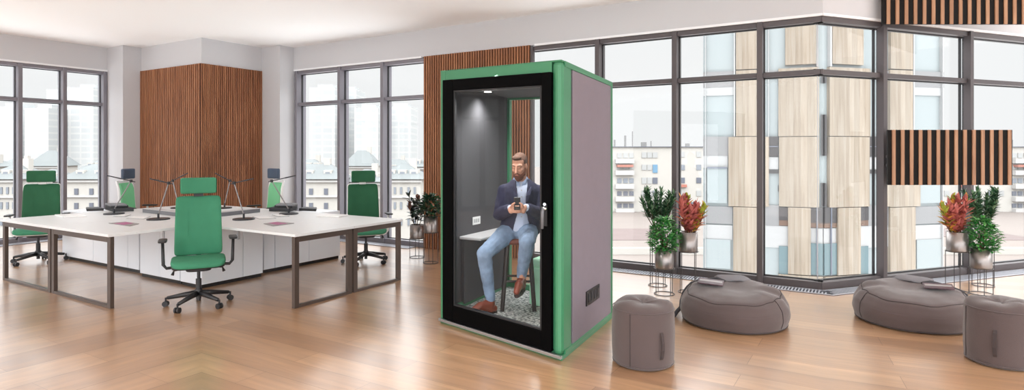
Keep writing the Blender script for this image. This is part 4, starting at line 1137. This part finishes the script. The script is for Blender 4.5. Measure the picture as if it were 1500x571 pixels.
for (px0, px1, y0, h, lab, mm) in ((890, 1035, 372, .6, 'low pale wall on the square outside, seen left of the bay', 'x_cream'), (1375, 1530, 372, .6, 'low pale wall on the square outside, seen at the far right', 'x_cream')):
    a = G(px0, y0, 0); Y = F*9.55/(y0-HY)
    o = MB().box((0,0,h/2), (wpx(px1,Y)-wpx(px0,Y), .5, h)).go('low_wall', M[mm], None, loc=((wpx(px0,Y)+wpx(px1,Y))/2, Y, -8)); tag(o, lab, 'wall', 'low walls outside')
for (px0, px1, ya, yb, lab) in ((890, 1000, 335, 352, 'rosy brick paving strip outside, seen left of the bay'), (1410, 1530, 335, 352, 'rosy brick paving strip outside, seen at the far right')):
    Y1, Y0 = F*9.55/(ya-HY), F*9.55/(yb-HY)
    o = MB().box((0,0,0), (wpx(px1,Y0)-wpx(px0,Y0), Y1-Y0, .04)).go('paving_strip', mat('rosy_brick', (98, 85, 83), .9, var=.06, vscale=.5), None, loc=((wpx(px0,Y0)+wpx(px1,Y0))/2, (Y0+Y1)/2, -7.98)); tag(o, lab, 'paving', 'brick paving strips')

# neighbouring building with timber panels, folded like a prow opposite the bay corner
nb = thing('office_building', 'neighbouring building with pale timber panels, grey bands and glass seen through the bay', 'building', (0,0,0))
YB = 14.0
def nb_y(px): return YB + abs(px-1205)/170*.9
def nbox(name, m_, px0, px1, py0, py1, out=.10, th=.12, sub=None, only=None):
    """panel on both wings; the pixel rows are measured on the left wing"""
    for mx in (False, True):
        if only is not None and mx != only: continue
        a, b = (px0, px1) if not mx else (2410-px1, 2410-px0)
        ya, yb = nb_y(a), nb_y(b); xm = (px0+px1)/2; ym = nb_y(xm)
        z1, z0 = zpx(py0, ym), zpx(py1, ym)
        A_, B_ = V((wpx(a, ya), ya, 0)), V((wpx(b, yb), yb, 0))
        n_ = V((-(B_-A_).y, (B_-A_).x, 0)).normalized()
        if n_.y > 0: n_ = -n_
        c = (A_+B_)/2
        m2 = MB().hexa([p - c + V((0,0,z)) for z in (0, z1-z0) for p in (A_ + n_*out, B_ + n_*out, B_ + n_*(out-th), A_ + n_*(out-th))])
        m2.go(name, m_, nb, loc=(c.x, c.y, z0), bevel=0)
core = MB().prism([(wpx(1030, nb_y(1030)), nb_y(1030)), (wpx(1205, YB), YB), (wpx(1380, nb_y(1380)), nb_y(1380)), (wpx(1380, 18.4), 20), (wpx(1030, 20), 20)], -8, 7.5)
core.go('wall', M['x_glass'], nb)
W_, Gp, Gl, Sl = M['larch'], M['x_grey'], M['x_glass'], M['x_slab']
for r in ((1150, 1195, -40, 95), (1078, 1110, -40, 102), (1078, 1111, 103.5, 199.5), (1067, 1111, 200.5, 302), (1074, 1111, 303, 402),
          (1140, 1199, 100, 199.5), (1141, 1199, 200.5, 302.5), (1154, 1187, 303.5, 401), (1111, 1126, 200.5, 302), (1068, 1111, 403.5, 440), (1140, 1204.8, 402.5, 440)):
    nbox('timber_panel', W_, *r)
for r in ((1030, 1078, 105, 128), (1030, 1067, 200, 228), (1030, 1073, 302, 327), (1111, 1141, 300, 330), (1111, 1141, 104, 116)):
    nbox('grey_band', Gp, *r, out=.05)
for r in ((1030, 1076, 128, 140), (1030, 1066, 228, 246), (1030, 1073, 329, 350), (1030, 1072, 395, 440), (1111, 1154, 330, 362), (1126, 1140, 230, 248), (1187, 1204.9, 334, 356)):
    nbox('white_panel', Sl, *r, out=.04)
for r in ((1126, 1140, 200, 229), (1126, 1141, 249, 254), (1187, 1204.9, 303, 326), (1141, 1154, 303, 322), (1202.5, 1204.9, 112, 122), (1202.5, 1204.9, 168, 228), (1202.5, 1204.9, 268, 302), (1139.5, 1141, 118, 126), (1139.5, 1141, 176, 200), (1139.5, 1141, 272, 280)):
    nbox('dark_opening', M['x_dark'], *r, out=.07)
for r in ((1141, 1154, 322, 330), (1187, 1204.9, 326, 333)): nbox('soffit', M['x_brown'], *r, out=.06)
for r in ((1141, 1154, 360, 402), (1187, 1204.9, 356, 402)): nbox('glass_panel', M['x_teal'], *r, out=.06)
for r in ((1036, 1065, 246, 297), (1034, 1070, 350, 392)): nbox('glass_panel', M['x_glass'], *r, out=.06)
for r in ((1036, 1065, 244.5, 246.5), (1195.5, 1196.5, 303, 402), (1126, 1140, 214, 215.2)): nbox('window_bar', M['x_wind'], *r, out=.09)
for r in ((1074.8, 1076.6, -40, 200), (1033, 1034, -40, 402), (1125, 1126, -40, 300), (1195.5, 1198, -40, 98)): nbox('window_bar', M['x_slab'], *r, out=.09)

# old town and towers behind the left windows (the same view in both window walls)
def town(f, side):
    Y = 66
    def span(a, b, y=Y): return sorted((wpx(f(a), y), wpx(f(b), y)))
    sp = {}
    wins = []
    def build(a, b, top, yy, name, label, rows, cols, roofh, wm, ww=5, wh=9):
        xa, xb = span(a, b, yy); W = []
        for r in rows:
            for c in cols:
                x0, x1 = span(c, c+ww, yy); W.append((x0, x1, zpx(r+wh, yy), zpx(r, yy), wm))
        tt = facade(label, name, xa, xb, yy, -8, zpx(top, yy), 4.5, W, M['x_cream'], roof=(roofh, M['x_roof']))
        w_ = xb-xa; hh = zpx(top, yy)+8
        for cz in (hh-.25, hh-1.9): MB().box((0, -.12, cz), (w_+.3, .35, .22)).go('cornice', M['x_white'], tt)
        for q in range(3):
            MB().box((-w_*.3+w_*.3*q, 1.3, hh+.5), (.9, 1.6, .9)).box((-w_*.3+w_*.3*q, .5, hh+.5), (.5, .06, .5), mi=1).go('dormer', [M['x_cream'], M['x_win']], tt)
        MB().box((w_*.22, 2.4, hh+roofh), (.7, .7, 1.3)).go('chimney', M['x_cream'], tt)
    build(405, 496, 262, 66, 'town_house', 'cream house with square grey windows seen through the %s windows, nearest the column' % side, (276, 297, 318), (412, 432, 453, 475), 1.6, M['x_wind'], 5.5, 9)
    build(508, 556, 266, 69, 'town_house', 'cream house behind the green chair seen through the %s windows' % side, (278, 300, 322), (508, 520, 532, 544), 1.4, M['x_win'])
    build(560, 616, 262, 64, 'town_house', 'cream palace with a row of arched windows seen through the %s windows' % side, (274, 296, 320), (568, 577, 586, 597, 606), 1.5, M['x_win'], 3.2, 10)
    build(600, 650, 244, 80, 'town_house', 'taller cream house standing behind the palace seen through the %s windows' % side, (250,), (604, 616, 628, 640), 1.0, M['x_win'], 4, 7)
    build(430, 470, 247, 95, 'town_house', 'low cream house with zinc roof in the second row seen through the %s windows' % side, (252,), (438, 448, 458), 1.5, M['x_win'], 3, 5)
    build(505, 548, 243, 100, 'town_house', 'pale house with a steep zinc roof in the second row seen through the %s windows' % side, (249,), (512, 522, 532), 2.6, M['x_winl'], 3, 5)
    build(552, 600, 249, 110, 'town_house', 'low pale second-row house beside the taller one seen through the %s windows' % side, (253,), (560, 572, 584), 2.0, M['x_win'], 3, 4)
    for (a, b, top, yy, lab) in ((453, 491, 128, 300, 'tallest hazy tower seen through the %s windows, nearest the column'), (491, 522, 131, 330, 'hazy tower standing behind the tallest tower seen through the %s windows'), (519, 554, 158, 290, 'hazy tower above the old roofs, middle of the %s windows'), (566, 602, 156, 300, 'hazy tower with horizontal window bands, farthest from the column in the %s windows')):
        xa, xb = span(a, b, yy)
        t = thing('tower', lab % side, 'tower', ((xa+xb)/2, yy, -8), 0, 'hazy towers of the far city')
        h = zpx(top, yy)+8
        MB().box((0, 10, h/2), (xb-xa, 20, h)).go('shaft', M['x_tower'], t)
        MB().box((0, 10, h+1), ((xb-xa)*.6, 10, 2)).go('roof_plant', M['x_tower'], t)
town(lambda p: p, 'right')
town(lambda p: 590-p, 'left')

# ------------------------------------------------------------------ light
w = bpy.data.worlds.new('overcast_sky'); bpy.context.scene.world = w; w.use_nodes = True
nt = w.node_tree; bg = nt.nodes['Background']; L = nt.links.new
# thick overcast: pale at the horizon, brighter overhead; glow added behind viewer as room fill
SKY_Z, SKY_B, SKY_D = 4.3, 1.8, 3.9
tc = nt.nodes.new('ShaderNodeTexCoord'); sp = nt.nodes.new('ShaderNodeSeparateXYZ'); L(tc.outputs['Generated'], sp.inputs[0])
def ramp(sock, a, b, hi):
    m = nt.nodes.new('ShaderNodeMapRange'); m.interpolation_type = 'SMOOTHSTEP'; m.inputs[1].default_value = a; m.inputs[2].default_value = b; m.inputs[4].default_value = hi
    L(sock, m.inputs[0]); return m.outputs[0]
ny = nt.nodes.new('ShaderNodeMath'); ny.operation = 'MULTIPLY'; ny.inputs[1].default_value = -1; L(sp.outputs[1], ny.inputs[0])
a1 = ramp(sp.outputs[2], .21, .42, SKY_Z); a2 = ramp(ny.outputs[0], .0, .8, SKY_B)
# glow added below the horizon to brighten the ceiling
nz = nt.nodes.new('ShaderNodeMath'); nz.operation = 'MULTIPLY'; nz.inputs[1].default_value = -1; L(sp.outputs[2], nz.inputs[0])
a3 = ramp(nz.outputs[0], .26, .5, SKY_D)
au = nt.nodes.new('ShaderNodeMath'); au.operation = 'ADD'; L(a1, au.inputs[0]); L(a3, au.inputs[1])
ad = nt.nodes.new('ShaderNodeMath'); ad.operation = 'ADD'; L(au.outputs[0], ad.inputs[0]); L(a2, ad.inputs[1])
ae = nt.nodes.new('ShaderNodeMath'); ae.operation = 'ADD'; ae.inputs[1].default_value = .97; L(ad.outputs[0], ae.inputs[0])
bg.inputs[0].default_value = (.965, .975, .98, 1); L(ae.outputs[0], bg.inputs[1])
# ------------------------------------------------------------------ camera
cd = bpy.data.cameras.new('camera'); cam = bpy.data.objects.new('camera', cd); C.objects.link(cam)
cam.location = (0, 0, H0); cam.rotation_euler = (PI/2, 0, 0)
cd.sensor_width = 36; cd.lens = 36*F/1500; cd.shift_y = -(285.5-HY)/1500; cd.clip_end = 1000; cd.clip_start = .05
sc = bpy.context.scene; sc.camera = cam
sc.view_settings.view_transform = 'Standard'; sc.view_settings.look = 'None'; sc.view_settings.gamma = 1; sc.view_settings.exposure = 0
sc.view_settings.use_curve_mapping = False
sc.cycles.transparent_max_bounces = 24; sc.cycles.max_bounces = 10; sc.cycles.diffuse_bounces = 5
